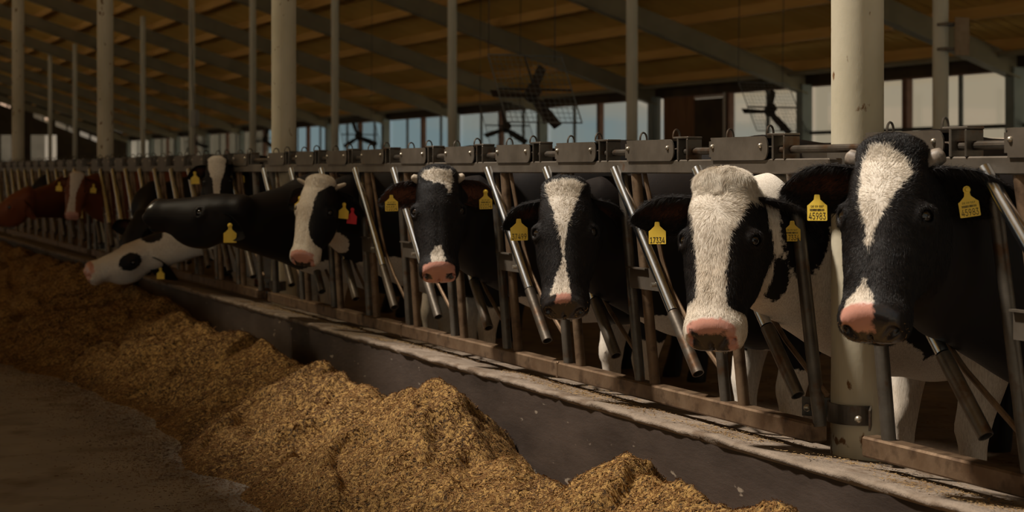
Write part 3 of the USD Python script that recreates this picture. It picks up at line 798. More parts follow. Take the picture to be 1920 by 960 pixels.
    H = ((pw_[sl] - P.astype(np.float32)) @ R.T.astype(np.float32)) / s
    d[sl] = smin(d[sl], head_sdf(H) * s, 0.035 * s)
    V, Fc = surface_nets(d, *[x.astype(float) for x in g])
    # coat fields
    hv = ((V - P) @ R.T) / s
    uu, vv, ww = hv.T
    wt = np.full(len(V), -0.2)
    near = (vv > -0.1) & (vv < 0.6) & (np.abs(uu) < 0.2) & (ww > -0.3) & (ww < 0.1)
    for f in (white or []):
        q = f(uu, vv, ww)
        wt = np.where(near, np.maximum(wt, q), wt)
    off = ~(near & (head_sdf(hv.astype(np.float32)) < 0.025))       # body patches stop at the head
    for c, r in blobs:
        wt = np.where(off, blob(wt, V, c, r), wt)
    for c, r in darks:
        wt = np.where(off | all_over, -blob(-wt, V, c, r), wt)
    # bare nose pad: around the flat end of the muzzle
    nose = np.where(near, np.minimum((vv - 0.470) * 0.8 + (ww + 0.050) * 0.55, (ww + 0.120)), -0.2)
    nose = np.minimum(nose, 0.074 - np.abs(uu))
    dk = np.where(near, pink(uu, vv, ww) if callable(pink) else (0.5 - pink) * 0.2, -0.2)
    rgb = np.stack([0.5 + wt * 5, 0.5 + nose * 8, 0.5 + dk * 5], 1)
    cow = thing('cow', label, 'cow')
    if hair:
        add_fur(cow, V, Fc, hv, wt, nose, (P, u, v, w, s), hair, np.random.default_rng(hair), fore, poll_dark)
    bd = obj('body', (V, Fc), coat, cow, smooth=True)
    coat_primvar(bd, rgb)
    # eyes
    for sd in (-1, 1):
        e = trimesh.creation.icosphere(3, 0.0205 * s); e.apply_translation(head((sd * EYE[0] / 0.95, EYE[1], EYE[2])))
        obj('eye', e, 'eye_gloss', cow, smooth=True)
    # ears
    info = []
    for sd, (e_dir, e_open) in zip((-1, 1), ears):
        base = head((sd * 0.082, 0.062, -0.115))
        dr = head((sd * 1.0, 0.22, -0.25)) - P if e_dir is None else e_dir[0] * u * 1.0 + e_dir[1] * v + e_dir[2] * w
        op = head((0.0, 0.9, 0.9)) - P if e_open is None else e_open[0] * u + e_open[1] * v + e_open[2] * w
        ev, ef, ins, fr = ear_mesh(base, dr, op, 0.205 * s * ear_size, 0.118 * s * ear_size)
        fn = np.cross(ev[ef[:, 1]] - ev[ef[:, 0]], ev[ef[:, 2]] - ev[ef[:, 0]])[ins[ef].min(1) > 0.5]
        if (fn @ fr[1]).sum() < 0:
            ef = ef[:, ::-1]
        ep = obj('ear', (ev, ef), coat + '_ear', cow, smooth=True)
        k = 0 if sd < 0 else 1
        tt = ((ev - base) @ fr[0]) / (0.205 * s * ear_size)
        across = np.abs((ev - base) @ fr[2]) / (0.059 * s * ear_size)
        inner = np.where(ins > 0.5, eartone[k] * 0.55, -1.0) - np.abs(tt - 0.42) * 0.9 - np.clip(across - 0.2, 0, 1) * 0.5
        if hair:
            er = np.random.default_rng(hair + k)
            tri = ev[ef]; mid_in = ins[ef].mean(1); tc = tt[ef].mean(1); ac = across[ef].mean(1)
            nrm = np.cross(tri[:, 1] - tri[:, 0], tri[:, 2] - tri[:, 0]); ar = np.linalg.norm(nrm, axis=1); nrm /= ar[:, None] + 1e-12
            wg = ar * np.where(mid_in > 0.5, 0.55 + 0.9 * (ac > 0.45), 1.0)
            ne = hair // 9
            pk = er.choice(len(ef), ne, p=wg / wg.sum())
            bc = er.dirichlet((1, 1, 1), ne)
            rt = (tri[pk] * bc[:, :, None]).sum(1); nn_ = nrm[pk]
            dd = fr[0] * 0.8 + nn_ * 0.25 - UP * 0.25 + er.normal(0, 0.28, (ne, 3))
            dd /= np.linalg.norm(dd, axis=1, keepdims=True)
            ll = (0.012 + 0.014 * er.random(ne) * (0.4 + ac[pk]))[:, None] * s
            strands(cow, np.stack([rt, rt + dd * ll * 0.5 + nn_ * ll * 0.12, rt + dd * ll - UP * ll * 0.25], 1), 'fur_black' if coat == 'coat_black' else 'fur_red')
        coat_primvar(ep, np.stack([0.5 + inner * 0.5, np.zeros(len(ev)), np.zeros(len(ev))], 1))
        info.append((base, fr, 0.205 * s * ear_size))
    # horns
    if horn:
        r0, ln, mt = horn
        for sd in (-1, 1):
            a, b = head((sd * 0.074, 0.020, -0.095)), head((sd * (0.092 + ln), 0.016 - ln * 0.4, -0.075))
            mid = (a + b) / 2
            obj('horn', tube([a, mid, b, b + (b - a) * 0.12], [r0 * 1.1 * s, r0 * 1.0 * s, r0 * 0.75 * s, r0 * 0.25 * s], 14), mt, cow, smooth=60)
    for tg in tags:
        sd, along, drop, num, kw = tg
        base, fr, ln = info[sd]
        at = base + fr[0] * ln * along + fr[1] * 0.018 + UP * drop
        make_tag(cow, at, kw.get('right', u), kw.get('up', UP), num, kw.get('bars', True), kw.get('button', True), kw.get('size', 1.0), kw.get('mat', 'tag_yellow'))
    SKIN[label] = (cow, V, Fc, hv, nose)
    return cow, head, (P, u, v, w, s)

def add_fur(cow, V, Fc, hv, wt, nose, fr, n, rng, fore=0.0, poll_dark=False, dark='fur_black'):
    """Short hair on the face, longer on the poll, each strand a curve in the colour of the skin it grows from."""
    P, u, v, w, s = fr
    tri = V[Fc]; c = tri.mean(1); hc = hv[Fc].mean(1)
    nr = np.cross(tri[:, 1] - tri[:, 0], tri[:, 2] - tri[:, 0]); ar = np.linalg.norm(nr, axis=1); nr /= ar[:, None] + 1e-12
    toc = np.array([0, 0, CZ]) - c; toc /= np.linalg.norm(toc, axis=1, keepdims=True)
    hn = nr @ np.stack([u, v, w]).T
    eye = np.linalg.norm(np.abs(hc) * [1, 0, 0] + hc * [0, 1, 1] - np.array(EYE), axis=1)
    ok = (head_sdf(hc.astype(np.float32)) < 0.03) & (hc[:, 1] > -0.06) & (hc[:, 1] < 0.50) & (nose[Fc].mean(1) < -0.012) & (eye > 0.034) & ((nr * toc).sum(1) > -0.35) & (hc[:, 2] > -0.27)
    wgt = ar * ok * (1 + 1.2 * (hc[:, 1] < 0.06))
    pick = rng.choice(len(Fc), n, p=wgt / wgt.sum())
    r1, r2 = rng.random((2, n)); fl = r1 + r2 > 1; r1, r2 = np.where(fl, 1 - r1, r1), np.where(fl, 1 - r2, r2)
    t0 = tri[pick]; root = t0[:, 0] + r1[:, None] * (t0[:, 1] - t0[:, 0]) + r2[:, None] * (t0[:, 2] - t0[:, 0])
    h = hc[pick]; nn = nr[pick]
    du, dv = h[:, 0] * 1.3, (h[:, 1] - (0.10 if fore > 0 else 0.165))
    swirl = meshkit.fbm(root * 38, 2, 5) - 0.5
    ang = np.arctan2(dv, du) + swirl * 2.2
    dirh = np.cos(ang)[:, None] * u + np.sin(ang)[:, None] * v
    side = np.clip((np.abs(h[:, 0]) - 0.07) / 0.05, 0, 1)[:, None]
    dirh = dirh * (1 - side) + (v * 0.9 - w * 0.5) * side
    tw = np.clip((0.085 - h[:, 1] - np.where(fore > 0, np.abs(h[:, 0]) * 0.55 + 0.03 * swirl, 0)) / 0.07, 0, 1)[:, None]
    if fore > 0:
        dirh = dirh * (1 - tw) + tw * (v * 0.9 + w * 0.25 + u * (swirl * 2.0)[:, None])
    d = dirh - nn * (dirh * nn).sum(1, keepdims=True); d /= np.linalg.norm(d, axis=1, keepdims=True) + 1e-9
    L = (0.009 + 0.006 * rng.random(n)) * s
    L = (L * (1 + tw[:, 0] * (0.35 + fore * 1.3 * (0.5 + meshkit.fbm(root * 30, 2, 9)))))[:, None]
    lift = (0.06 + 0.16 * tw) * rng.uniform(0.6, 1.4, (n, 1))
    d = d + rng.normal(0, 0.11, (n, 3))
    mid = root + d * L * 0.5 + nn * L * lift * 0.7
    tip = root + d * L + nn * L * lift * 0.8 - UP * L * 0.12
    wh = (wt[Fc].mean(1)[pick] + rng.normal(0, 0.0035, n)) > 0
    if poll_dark:
        wh &= h[:, 1] > -0.004 + 0.03 * swirl
    for sel, mt in ((wh, 'fur_white'), (~wh, dark)):
        if sel.sum() > 10:
            strands(cow, np.stack([root[sel] - nn[sel] * 0.001, mid[sel], tip[sel]], 1), mt)

def strands(cow, pts, mt):
    k = len(pts)
    b = UsdGeom.BasisCurves.Define(stage, numbered(pathof(cow), 'fur'))
    b.CreateTypeAttr('linear')
    b.CreatePointsAttr(Vt.Vec3fArray.FromNumpy(pts.reshape(-1, 3).astype(np.float32)))
    b.CreateCurveVertexCountsAttr(Vt.IntArray.FromNumpy(np.full(k, 3, np.int32)))
    b.CreateWidthsAttr(Vt.FloatArray.FromNumpy(np.tile([0.0006, 0.0005, 0.0001], k).astype(np.float32)))
    b.SetWidthsInterpolation('vertex')
    UsdShade.MaterialBindingAPI.Apply(b.GetPrim()).Bind(M[mt])
    tag(b.GetPrim(), kind='stuff')

def ear_look(name, out, inn):
    n = {'a': ('attribute', {'attribute': 'coat'}), 's': ('separate_color', {}), 'g': ('geometry', {}), 'mp': ('mapping', {'scale': (1.0, 1.0, 0.3)}),
         'n': ('noise_texture', {'scale': 160, 'detail': 3}), 'ad': ('math', {'math_type': 'multiply_add', 'value2': 0.3, 'value3': -0.15}), 'su': ('math', {'math_type': 'add'}),
         'r': ('map_range', {'from_min': 0.35, 'from_max': 0.65, 'to_min': 0.0, 'to_max': 1.0, 'clamp': True}), 'c': ('mix_color', {'a': out, 'b': inn}),
         'b': ('bump', {'strength': 0.5, 'distance': 0.004}), 'p': ('principled_bsdf', {'roughness': 0.7, 'specular_ior_level': 0.06})}
    l = [('a.color', 's.color'), ('g.position', 'mp.vector'), ('mp.vector', 'n.vector'), ('n.fac', 'ad.value1'), ('ad.value', 'su.value1'), ('s.r', 'su.value2'), ('su.value', 'r.value'), ('r.result', 'c.fac'),
         ('c.result', 'p.base_color'), ('n.fac', 'b.height'), ('b.normal', 'p.normal')]
    M[name] = usdkit.material(stage, L_(name), n, l, surface='p.BSDF')
ear_look('coat_black_ear', (0.008, 0.0065, 0.006), (0.12, 0.045, 0.024))
ear_look('coat_red_ear', (0.10, 0.028, 0.010), (0.20, 0.09, 0.05))

def blaze(pts, wmin=-0.11):
    f = prof(pts)
    return lambda u, v, w: np.minimum(f(u, v), (w - wmin) * 1.0)

look('fur_white', (0.58, 0.50, 0.40), (0.76, 0.69, 0.59), 0.6, 60, spec=0.2)
look('fur_black', (0.006, 0.005, 0.005), (0.016, 0.012, 0.010), 0.42, 60, spec=0.3)
def brisket(y, x=3.22, z=0.60, r=(0.26, 0.22, 0.15)):
    return ((x, y, z), r)
def socks(y, z=0.15, r=(0.34, 0.42, 0.42)):
    return ((3.66, y, z), r)
allw = lambda u, v, w: np.full(len(u), 0.3)

cow1, h1, f1 = make_cow('closest black cow, ragged white blaze and horn stubs, in front of the near concrete column', 'coat_black', (1662, 268), (1622, 590), 4.15, 0.17, yaw=17, neck_at=(3.40, 1.06),
    white=[blaze([(0.02, -0.045, 0.012), (0.05, -0.060, 0.060), (0.085, -0.062, 0.075), (0.13, -0.058, 0.045), (0.18, -0.05, 0.022), (0.235, -0.028, -0.002), (0.28, -0.025, -0.010)]),
           blaze([(0.385, -0.02, -0.01), (0.43, -0.060, 0.016), (0.49, -0.075, 0.02)], -0.12)],
    blobs=[brisket(3.40, 3.10, 0.60, (0.11, 0.12, 0.09)), socks(3.40)],
    pink=lambda u, v, w: np.maximum(u - 0.014, -(w + 0.050) * 1.2), horn=(0.028, 0.034, 'horn_dark'), eartone=(0.35, -1.0), ear_size=1.22, hair=42000, poll_dark=True,
    ears=(((-1.0, 0.02, -0.02), (0.0, 1.0, 0.8)), ((1.0, 0.06, -0.30), (0.1, 1.0, 0.8))),
    tags=((0, 0.52, -0.045, '45983', {'button': False}), (1, 0.43, -0.022, '45983', {'size': 0.95, 'right': tuple(RT + 0.15 * UP), 'up': (0.1, 0.0, 1.0)})))

def w2(u, v, w):
    f = prof([(-0.1, -0.2, 0.2), (0.03, -0.2, 0.12), (0.05, -0.15, 0.099), (0.10, -0.094, 0.080), (0.126, -0.082, 0.071), (0.193, -0.068, 0.045), (0.294, -0.052, 0.039), (0.378, -0.052, 0.042), (0.405, -0.2, 0.052), (0.43, -0.2, 0.2), (0.7, -0.3, 0.3)])(u, v)
    f = np.where((v < 0.36), np.minimum(f, w + 0.13), f)
    jaw = np.minimum(-(w + 0.19), v - 0.20)
    return np.maximum(f, jaw)
cow2, h2, f2 = make_cow('white-faced cow with black eye patches and a cream forelock, second closest', 'coat_black', (1349, 332), (1328, 616), 4.88, 0.16, yaw=14, neck_at=(4.25, 1.06),
    white=[w2], blobs=[((3.0, 4.2, 1.0), (0.42, 0.30, 0.42)), brisket(4.22), socks(4.3, 0.22, (0.36, 0.46, 0.52))], body_yaw=8,
    darks=[(tuple(at_depth(1462, 545, 4.93)), (0.06, 0.06, 0.105)), (tuple(at_depth(1490, 575, 4.93)), (0.05, 0.05, 0.06)), (tuple(at_depth(1502, 425, 5.0)), (0.10, 0.07, 0.16)), ((3.5, 4.2, 1.25), (0.5, 0.4, 0.35))],
    pink=lambda u, v, w: np.minimum(0.054 - np.abs(u + 0.006), -(w + 0.024)), eartone=(0.30, -1.0), ear_size=1.16, hair=42000, fore=0.4,
    ears=(((-1.0, 0.06, -0.05), (0.0, 0.95, 0.8)), ((1.0, 0.14, -0.75), (0.3, 1.0, 0.8))),
    tags=((0, 0.58, -0.045, '17334', {'bars': False, 'button': False}), (1, 0.55, -0.012, '17334', {'button': False, 'size': 0.9})))

cow3, h3, f3 = make_cow('black cow with a narrow hourglass blaze, third from the near column', 'coat_black', (1057, 343), (1056, 566), 5.80, 0.15, yaw=5, neck_at=(5.38, 1.04),
    white=[blaze([(-0.012, -0.05, 0.055), (0.0, -0.072, 0.077), (0.03, -0.068, 0.064), (0.107, -0.043, 0.039), (0.18, -0.023, 0.016), (0.234, -0.010, 0.004), (0.277, -0.007, 0.004), (0.32, -0.006, 0.006), (0.362, -0.026, 0.016), (0.43, -0.05, 0.028), (0.45, -0.05, 0.03)])],
    blobs=[brisket(5.38, 3.16, 0.60, (0.2, 0.2, 0.15)), socks(5.38)],
    pink=lambda u, v, w: np.maximum(-(w + 0.016), np.abs(u) - 0.028), eartone=(0.1, 0.0), hair=26000, poll_dark=True,
    ears=(((-1.0, 0.18, -0.45), (0.0, 1.0, 0.8)), ((1.0, 0.15, -0.9), (0.4, 1.0, 0.8))),
    tags=((0, 0.58, -0.025, '37499', {'bars': False, 'button': False, 'size': 1.15, 'up': (0.1, -0.15, 1.0)}),))

def w4(u, v, w):
    a = prof([(0.0, -0.06, 0.06), (0.008, -0.073, 0.068), (0.020, -0.073, 0.068), (0.045, -0.055, 0.068), (0.052, -0.02, 0.068)])(u, v)
    b = prof([(0.03, 0.012, 0.068), (0.06, 0.028, 0.066), (0.10, 0.050, 0.060)])(u, v)
    c = prof([(0.372, -0.018, 0.016), (0.40, -0.034, 0.03), (0.47, -0.03, 0.03)])(u, v)
    return np.minimum(np.maximum(np.maximum(a, b), c), w + 0.12)
cow4, h4, f4 = make_cow('black cow with small tan horns, white poll patch and orange-haired ears', 'coat_black', (820, 320), (822, 503), 6.84, 0.14, yaw=2, neck_at=(6.53, 1.04),
    white=[w4], blobs=[brisket(6.53), socks(6.53)], pink=lambda u, v, w: 0.020 - np.sqrt((np.abs(u) - 0.048) ** 2 + (v - 0.500) ** 2 + (w + 0.052) ** 2), hair=18000, poll_dark=True, horn=(0.022, 0.028, 'horn'), eartone=(1.0, 0.95), ear_size=1.05,
    ears=(((-1.0, 0.05, -0.20), (0.0, 0.5, 1.0)), ((1.0, 0.05, -0.20), (0.0, 0.5, 1.0))),
    tags=((0, 0.66, -0.022, '01034', {'bars': True, 'button': False}), (1, 0.66, -0.022, '01034', {'bars': True})), res=0.008)

def w5(u, v, w):
    f = prof([(-0.1, -0.2, 0.2), (0.0, -0.2, 0.14), (0.024, -0.2, 0.08), (0.08, -0.2, 0.03), (0.112, -0.16, 0.020), (0.19, -0.12, 0.016), (0.278, -0.11, 0.008), (0.343, -0.2, 0.026), (0.40, -0.2, 0.07), (0.43, -0.3, 0.3), (0.7, -0.3, 0.3)])(u, v)
    return np.maximum(np.where(v < 0.36, np.minimum(f, w + 0.15), f), np.minimum(-(w + 0.20), v - 0.24))
cow5, h5, f5 = make_cow('white-faced cow looking aside, red tag in its ear, beside the second concrete column', 'coat_black', (594, 336), (562, 478), 8.36, 0.12, yaw=24, neck_at=(8.26, 1.04),
    white=[w5], blobs=[brisket(8.26, 3.12, 0.66, (0.25, 0.2, 0.2)), ((2.72, 8.16, 0.86), (0.12, 0.10, 0.12)), socks(8.26), (tuple(at_depth(658, 330, 9.7)), (0.12, 0.14, 0.07))], pink=lambda u, v, w: np.minimum(0.05 - np.abs(u), -(w + 0.055)), eartone=(0.35, -1.0), horn=(0.014, 0.06, 'horn'), hair=11000, res=0.0095, girth=0.68,
    ears=(((-1.0, 0.25, -0.5), (0.0, 0.45, 1.0)), ((1.0, 0.3, -0.5), (0.1, 0.5, 1.0))),
    tags=((0, 0.30, -0.035, None, {'bars': False}), (1, 0.35, -0.04, None, {}), (1, 0.62, -0.045, None, {'mat': 'tag_red'})))

cow6, h6, f6 = make_cow('all-black cow in profile, stretching its head level towards the dark end', 'coat_black', (452, 366), (285, 372), 8.75, -0.10, face=UP * 1.0 - AX * 0.25, neck_at=(8.84, 0.98),
    white=[], blobs=[brisket(8.84, 3.0, 0.66, (0.25, 0.2, 0.15)), socks(8.84)], pink=0.0, res=0.0095, girth=0.68, eartone=(-1.0, -1.0), neck_r=0.27,
    ears=(((-0.8, -0.7, 0.1), (-0.5, 0.8, 0.0)), ((0.8, -0.7, -0.05), (0.5, 0.8, 0.1))), tags=((1, 0.45, -0.03, None, {'right': tuple(RT), 'size': 1.25}),))

cow7, h7, f7 = make_cow('black cow with a broad tapering white blaze, peering over the stretched-out black cow', 'coat_black', (406, 298), (407, 398), 10.75, 0.10, yaw=4, neck_at=(10.83, 1.10),
    white=[blaze([(-0.03, -0.05, 0.05), (0.0, -0.08, 0.08), (0.10, -0.07, 0.07), (0.2, -0.035, 0.035), (0.3, -0.025, 0.025), (0.5, -0.03, 0.03)])], blobs=[brisket(10.83), socks(10.83)], pink=0.0, res=0.011, girth=0.68,
    ears=(((-1.0, 0.1, -0.3), (0.0, 0.5, 1.0)), ((1.0, 0.1, -0.3), (0.0, 0.5, 1.0))), tags=((0, 0.55, -0.03, None, {}), (1, 0.55, -0.03, None, {})))

cow8, h8, f8 = make_cow('white cow with black spots, head lowered to eat at the feed heap', 'coat_black', (283, 448), (165, 497), 11.6, 0.15, face=UP * 0.8 - AX * 0.55, neck_at=(11.41, 0.90),
    white=[lambda u, v, w: np.minimum(0.3, np.sqrt((u - 0.09) ** 2 + ((v - 0.20) / 1.35) ** 2 + (w + 0.05) ** 2) - 0.062)], blobs=[((2.6, 11.4, 0.8), (0.9, 0.6, 0.6)), ((3.6, 11.4, 0.8), (1.2, 0.7, 0.7))], pink=0.9, res=0.011, girth=0.68, eartone=(-1.0, -1.0), neck_r=0.18, all_over=True,
    darks=[(tuple(at_depth(332, 478, 11.4)), (0.07, 0.07, 0.035)), (tuple(at_depth(352, 470, 11.4)), (0.05, 0.06, 0.05)), (tuple(at_depth(316, 470, 11.4)), (0.04, 0.06, 0.03)), (tuple(at_depth(285, 440, 11.6)), (0.09, 0.12, 0.06))],
    ears=(((-0.85, -0.5, 0.1), (-0.4, 0.8, 0.3)), ((0.85, -0.5, -0.35), (0.4, 0.8, 0.3))), ear_size=1.15, tags=((1, 0.45, -0.03, None, {'right': tuple(RT)}),))

cow9, h9, f9 = make_cow('dark cow with its head down behind the spotted cow, muzzle in the feed', 'coat_black', (270, 402), (214, 536), 12.7, 0.15, yaw=30, neck_at=(13.14, 0.97),
    white=[lambda u, v, w: np.minimum(v - 0.44, -(w + 0.02))], blobs=[socks(13.14)], pink=0.9, res=0.012, tags=((1, 0.4, -0.03, None, {}),))

cow10, h10, f10 = make_cow('red and white cow with a broad white blaze, facing out near the third column', 'coat_red', (143, 326), (134, 402), 14.9, 0.10, yaw=10, neck_at=(15.45, 1.04),
    white=[blaze([(-0.05, -0.05, 0.07), (0.0, -0.075, 0.09), (0.10, -0.06, 0.06), (0.25, -0.045, 0.02), (0.4, -0.06, 0.03), (0.55, -0.08, 0.05)])], blobs=[brisket(15.45), socks(15.45)], pink=0.8, res=0.012,
    ears=(((-1.0, 0.15, -0.3), (0.0, 0.5, 1.0)), ((1.0, 0.15, -0.3), (0.0, 0.5, 1.0))), tags=((0, 0.6, -0.03, None, {}), (1, 0.5, -0.03, None, {})))

cow11, h11, f11 = make_cow('red cow in profile whose muzzle leaves the picture at its edge', 'coat_red', (46, 352), (-34, 402), 15.9, -0.05, face=UP * 1.0 - AX * 0.4, neck_at=(17.44, 1.0),
    white=[], blobs=[brisket(17.44), socks(17.44)], pink=0.8, res=0.013, ears=(((-0.9, -0.3, -0.5), (-0.5, 0.5, 0.3)), ((0.9, -0.3, -0.5), (0.5, 0.5, 0.3))), tags=())

cow12, h12, f12 = make_cow('small distant cow with a white cheek, between the two red cows', 'coat_black', (84, 348), (112, 394), 18.2, 0.05, face=UP * 0.6 - AX * 0.7, neck_at=(18.59, 1.02),
    white=[lambda u, v, w: np.maximum(np.minimum(v - 0.30, 0.3), -(w + 0.14))], blobs=[brisket(18.59), socks(18.59)], pink=0.3, res=0.014, tags=((0, 0.5, -0.03, None, {}),))
# ================================================================== feed
HT = np.array([(2.0, .36), (3.84, .35), (4.16, .343), (4.39, .333), (4.56, .22), (4.86, .18), (5.19, .18), (5.46, .24), (5.66, .39), (5.92, .41), (6.14, .333), (6.32, .28), (6.7, .27), (7.05, .29), (7.43, .355), (7.76, .27), (8.3, .30), (9.0, .29), (9.9, .30), (10.9, .354), (11.4, .40), (12.3, .36), (13.4, .44), (16, .42), (20, .40), (60, .38)])
FT = np.array([(2.0, 1.9), (5.0, 1.80), (5.8, 1.72), (6.3, 1.80), (6.7, 1.66), (7.5, 1.78), (8.2, 1.82), (9.1, 1.73), (10.2, 1.62), (11, 1.42), (14, 1.3), (60, 1.3)])
def heap_z(X, Y):
    wob = meshkit.fbm(np.stack([X * 0 + 3.1, Y * 2.3, 0 * X], -1), 3, 21) - 0.5
    xf = np.interp(Y, FT[:, 0], FT[:, 1]) + 0.16 * wob - 0.04
    H = 0.012 + np.interp(Y + 0.25 * (X - 2.45) , HT[:, 0], HT[:, 1])
    t = np.clip((X - xf) / (2.44 - xf), 0, 1.5)
    sh = np.where(t < 1, (1 - (1 - np.minimum(t, 1)) ** 1.7) * 0.62 + 0.38 * np.minimum(t, 1) ** 2, 1 - (t - 1) * 1.5)
    P = np.stack([X, Y, 0 * X], -1)
    lum = meshkit.fbm(P * 3.2, 3, 31) - 0.5
    rid = np.abs(meshkit.fbm(P * 5.5 + 7, 3, 37) - 0.5)
    blk = meshkit.fbm(P * 4.3 + 3, 2, 61); blk = np.clip((blk - 0.46) / 0.12, 0, 1); blk = blk * blk * (3 - 2 * blk)
    fine = meshkit.fbm(P * 34, 3, 41) - 0.5
    edge = np.clip(t * 3.0, 0, 1)
    z = H * sh + edge * (0.14 * lum - 0.10 * rid + 0.055 * blk - 0.02) + 0.022 * fine * np.clip(t * 5, 0, 1)
    return np.where(t <= 0, -0.02, np.maximum(z - 0.004, -0.02))
fp = thing('feed_heap', 'long heap of chopped golden brown feed lying against the kerb', 'feed', kind='stuff')
def heap_mesh():
    xs = np.arange(1.15, 2.672, 0.0135)
    ys = np.concatenate([np.arange(2.2, 8.6, 0.0135), np.arange(8.6, 14, 0.03), np.arange(14, 60, 0.15)])
    X, Y = np.meshgrid(xs, ys)
    Z = heap_z(X, Y)
    nx, ny = len(xs), len(ys)
    v = np.stack([X, Y, Z], -1).reshape(-1, 3)
    i = np.arange(nx - 1)[None, :] + np.arange(ny - 1)[:, None] * nx
    a, b, c, d = (q.ravel() for q in (i, i + 1, i + nx + 1, i + nx))
    f = np.vstack([np.stack([a, b, c], 1), np.stack([a, c, d], 1)])
    keep = v[f][:, :, 2].max(1) > -0.015
    m = tm(v, f[keep]); m.remove_unreferenced_vertices()
    return m
obj('heap', heap_mesh(), 'feed_heap', fp, smooth=True, kind='stuff')
def flakes(P, N, rng, l0, l1, w0, w1, up=0.35):
    """Chopped stalks: a thin four-sided sliver at each point, lying roughly along the surface."""
    n = len(P)
    a = rng.uniform(0, 2 * np.pi, n)
    t = np.stack([np.cos(a), np.sin(a), rng.normal(0, up, n)], 1)
    t -= N * (t * N).sum(1, keepdims=True) * 0.75
    t /= np.linalg.norm(t, axis=1, keepdims=True)
    s = np.cross(t, N + rng.normal(0, 0.35, (n, 3))); s /= np.linalg.norm(s, axis=1, keepdims=True)
    k = np.cross(s, t)
    L = (l0 + (l1 - l0) * rng.random(n) ** 2.4)[:, None]; W = rng.uniform(w0, w1, n)[:, None]
    c = P + N * (W * 0.7)
    v = np.stack([c - t * L / 2 - s * W / 2, c - t * L / 2 + s * W / 2, c + t * L / 2 + s * W * 0.4, c + t * L / 2 - s * W * 0.4, c + k * W * 0.35 + t * L * 0.05], 1).reshape(-1, 3)
    b = np.arange(n)[:, None] * 5
    f = np.concatenate([b + np.array(x) for x in ([0, 1, 4], [1, 2, 4], [2, 3, 4], [3, 0, 4], [0, 2, 1], [0, 3, 2])], 0)
    return tm(v, f)
def heap_points(n, y0, y1, rng, x0=1.25, x1=2.66):
    X, Y = rng.uniform(x0, x1, n), rng.uniform(y0, y1, n)
    Z = heap_z(X, Y); e = 0.012
    gx, gy = (heap_z(X + e, Y) - Z) / e, (heap_z(X, Y + e) - Z) / e
    ok = Z > 0.002
    N = np.stack([-gx, -gy, np.ones(n)], 1); N /= np.linalg.norm(N, axis=1, keepdims=True)
    return np.stack([X, Y, Z], 1)[ok], N[ok]
rng = np.random.default_rng(8)
sets = []
for n, y0, y1, sc in ((100000, 3.4, 6.4, 0.8), (60000, 6.4, 9.0, 0.95), (30000, 9, 13, 1.35), (10000, 13, 24, 2.2)):
    P, N = heap_points(n, y0, y1, rng)
    sets.append(flakes(P, N, rng, 0.004 * sc, 0.030 * sc, 0.0016 * sc, 0.0050 * sc, 0.75))
obj('chopped_stalks', cat_(*sets), 'feed_flakes', fp, smooth=False, kind='stuff')
# feed sticking to two muzzles
for cw, n in ((cow1, 90), (cow3, 110)):
    V, Fc, hv, nose = next(x[1:] for x in SKIN.values() if x[0] == cw)
    c, h = V[Fc].mean(1), hv[Fc].mean(1)
    nr = np.cross(V[Fc[:, 1]] - V[Fc[:, 0]], V[Fc[:, 2]] - V[Fc[:, 0]]); nr /= np.linalg.norm(nr, axis=1, keepdims=True) + 1e-12
    ok = (h[:, 1] > 0.455) & (h[:, 1] < 0.6) & (h[:, 2] > -0.125) & (h[:, 2] < -0.045) & (np.abs(h[:, 0]) < 0.09) & ((np.abs(h[:, 0]) > 0.03) | (h[:, 2] < -0.075))
    pk = rng.choice(np.flatnonzero(ok), n)
    obj('feed_bits', flakes(c[pk], nr[pk], rng, 0.003, 0.012, 0.0015, 0.003, 0.4), 'dry_flakes', cw, smooth=False, kind='stuff')
# crumbs strewn on the alley floor before the heap and on top of the kerb
def flat_points(n, x0, x1, y0, y1, zf, pw=1.0):
    X = x1 - (x1 - x0) * rng.random(n) ** pw; Y = rng.uniform(y0, y1, n)
    clump = meshkit.fbm(np.stack([X * 3, Y * 3, 0 * X], -1), 3, 51)
    ok = clump > rng.uniform(0.35, 0.62, n)
    X, Y = X[ok], Y[ok]
    return np.stack([X, Y, zf(X, Y)], 1), np.tile([0, 0, 1.0], (len(X), 1))
nf = 26000
Y = rng.uniform(4.6, 12.0, nf); X = np.interp(Y, FT[:, 0], FT[:, 1]) + 0.12 - np.abs(rng.normal(0, 0.19, nf)) - 0.5 * rng.random(nf) ** 6
Z = np.maximum(heap_z(X, Y), 0) + 0.001
P, N = np.stack([X, Y, Z], 1), np.tile([0, 0, 1.0], (nf, 1))
tag(obj('floor_crumbs', flakes(P, N, rng, 0.004, 0.020, 0.0015, 0.004, 0.1), 'feed_flakes', None, smooth=False), 'feed crumbs strewn over the alley floor before the heap', 'feed crumbs', kind='stuff')
kz = lambda x, y: np.interp(x, [2.67, 2.685, 2.74, 2.82, 2.90, 3.0, 3.1], [0.446, 0.453, 0.447, 0.436, 0.42, 0.402, 0.39]) + 0.003
P, N = flat_points(13000, 2.70, 3.08, 2.6, 10, kz, 0.45)
tag(obj('kerb_crumbs', flakes(P, N, rng, 0.004, 0.018, 0.0014, 0.0038, 0.10), 'dry_flakes', None, smooth=False), 'feed crumbs scattered along the kerb top under the bottom rail', 'feed crumbs', kind='stuff')
P, N = flat_points(7000, 3.2, 6.4, 2.5, 10, lambda x, y: barn_z(x, y) + 0.003)
tag(obj('bedding_bits', flakes(P, N, rng, 0.008, 0.05, 0.002, 0.006, 0.2), 'feed_flakes', None, smooth=False), 'bits of straw trodden into the dark barn floor', 'straw', kind='stuff')

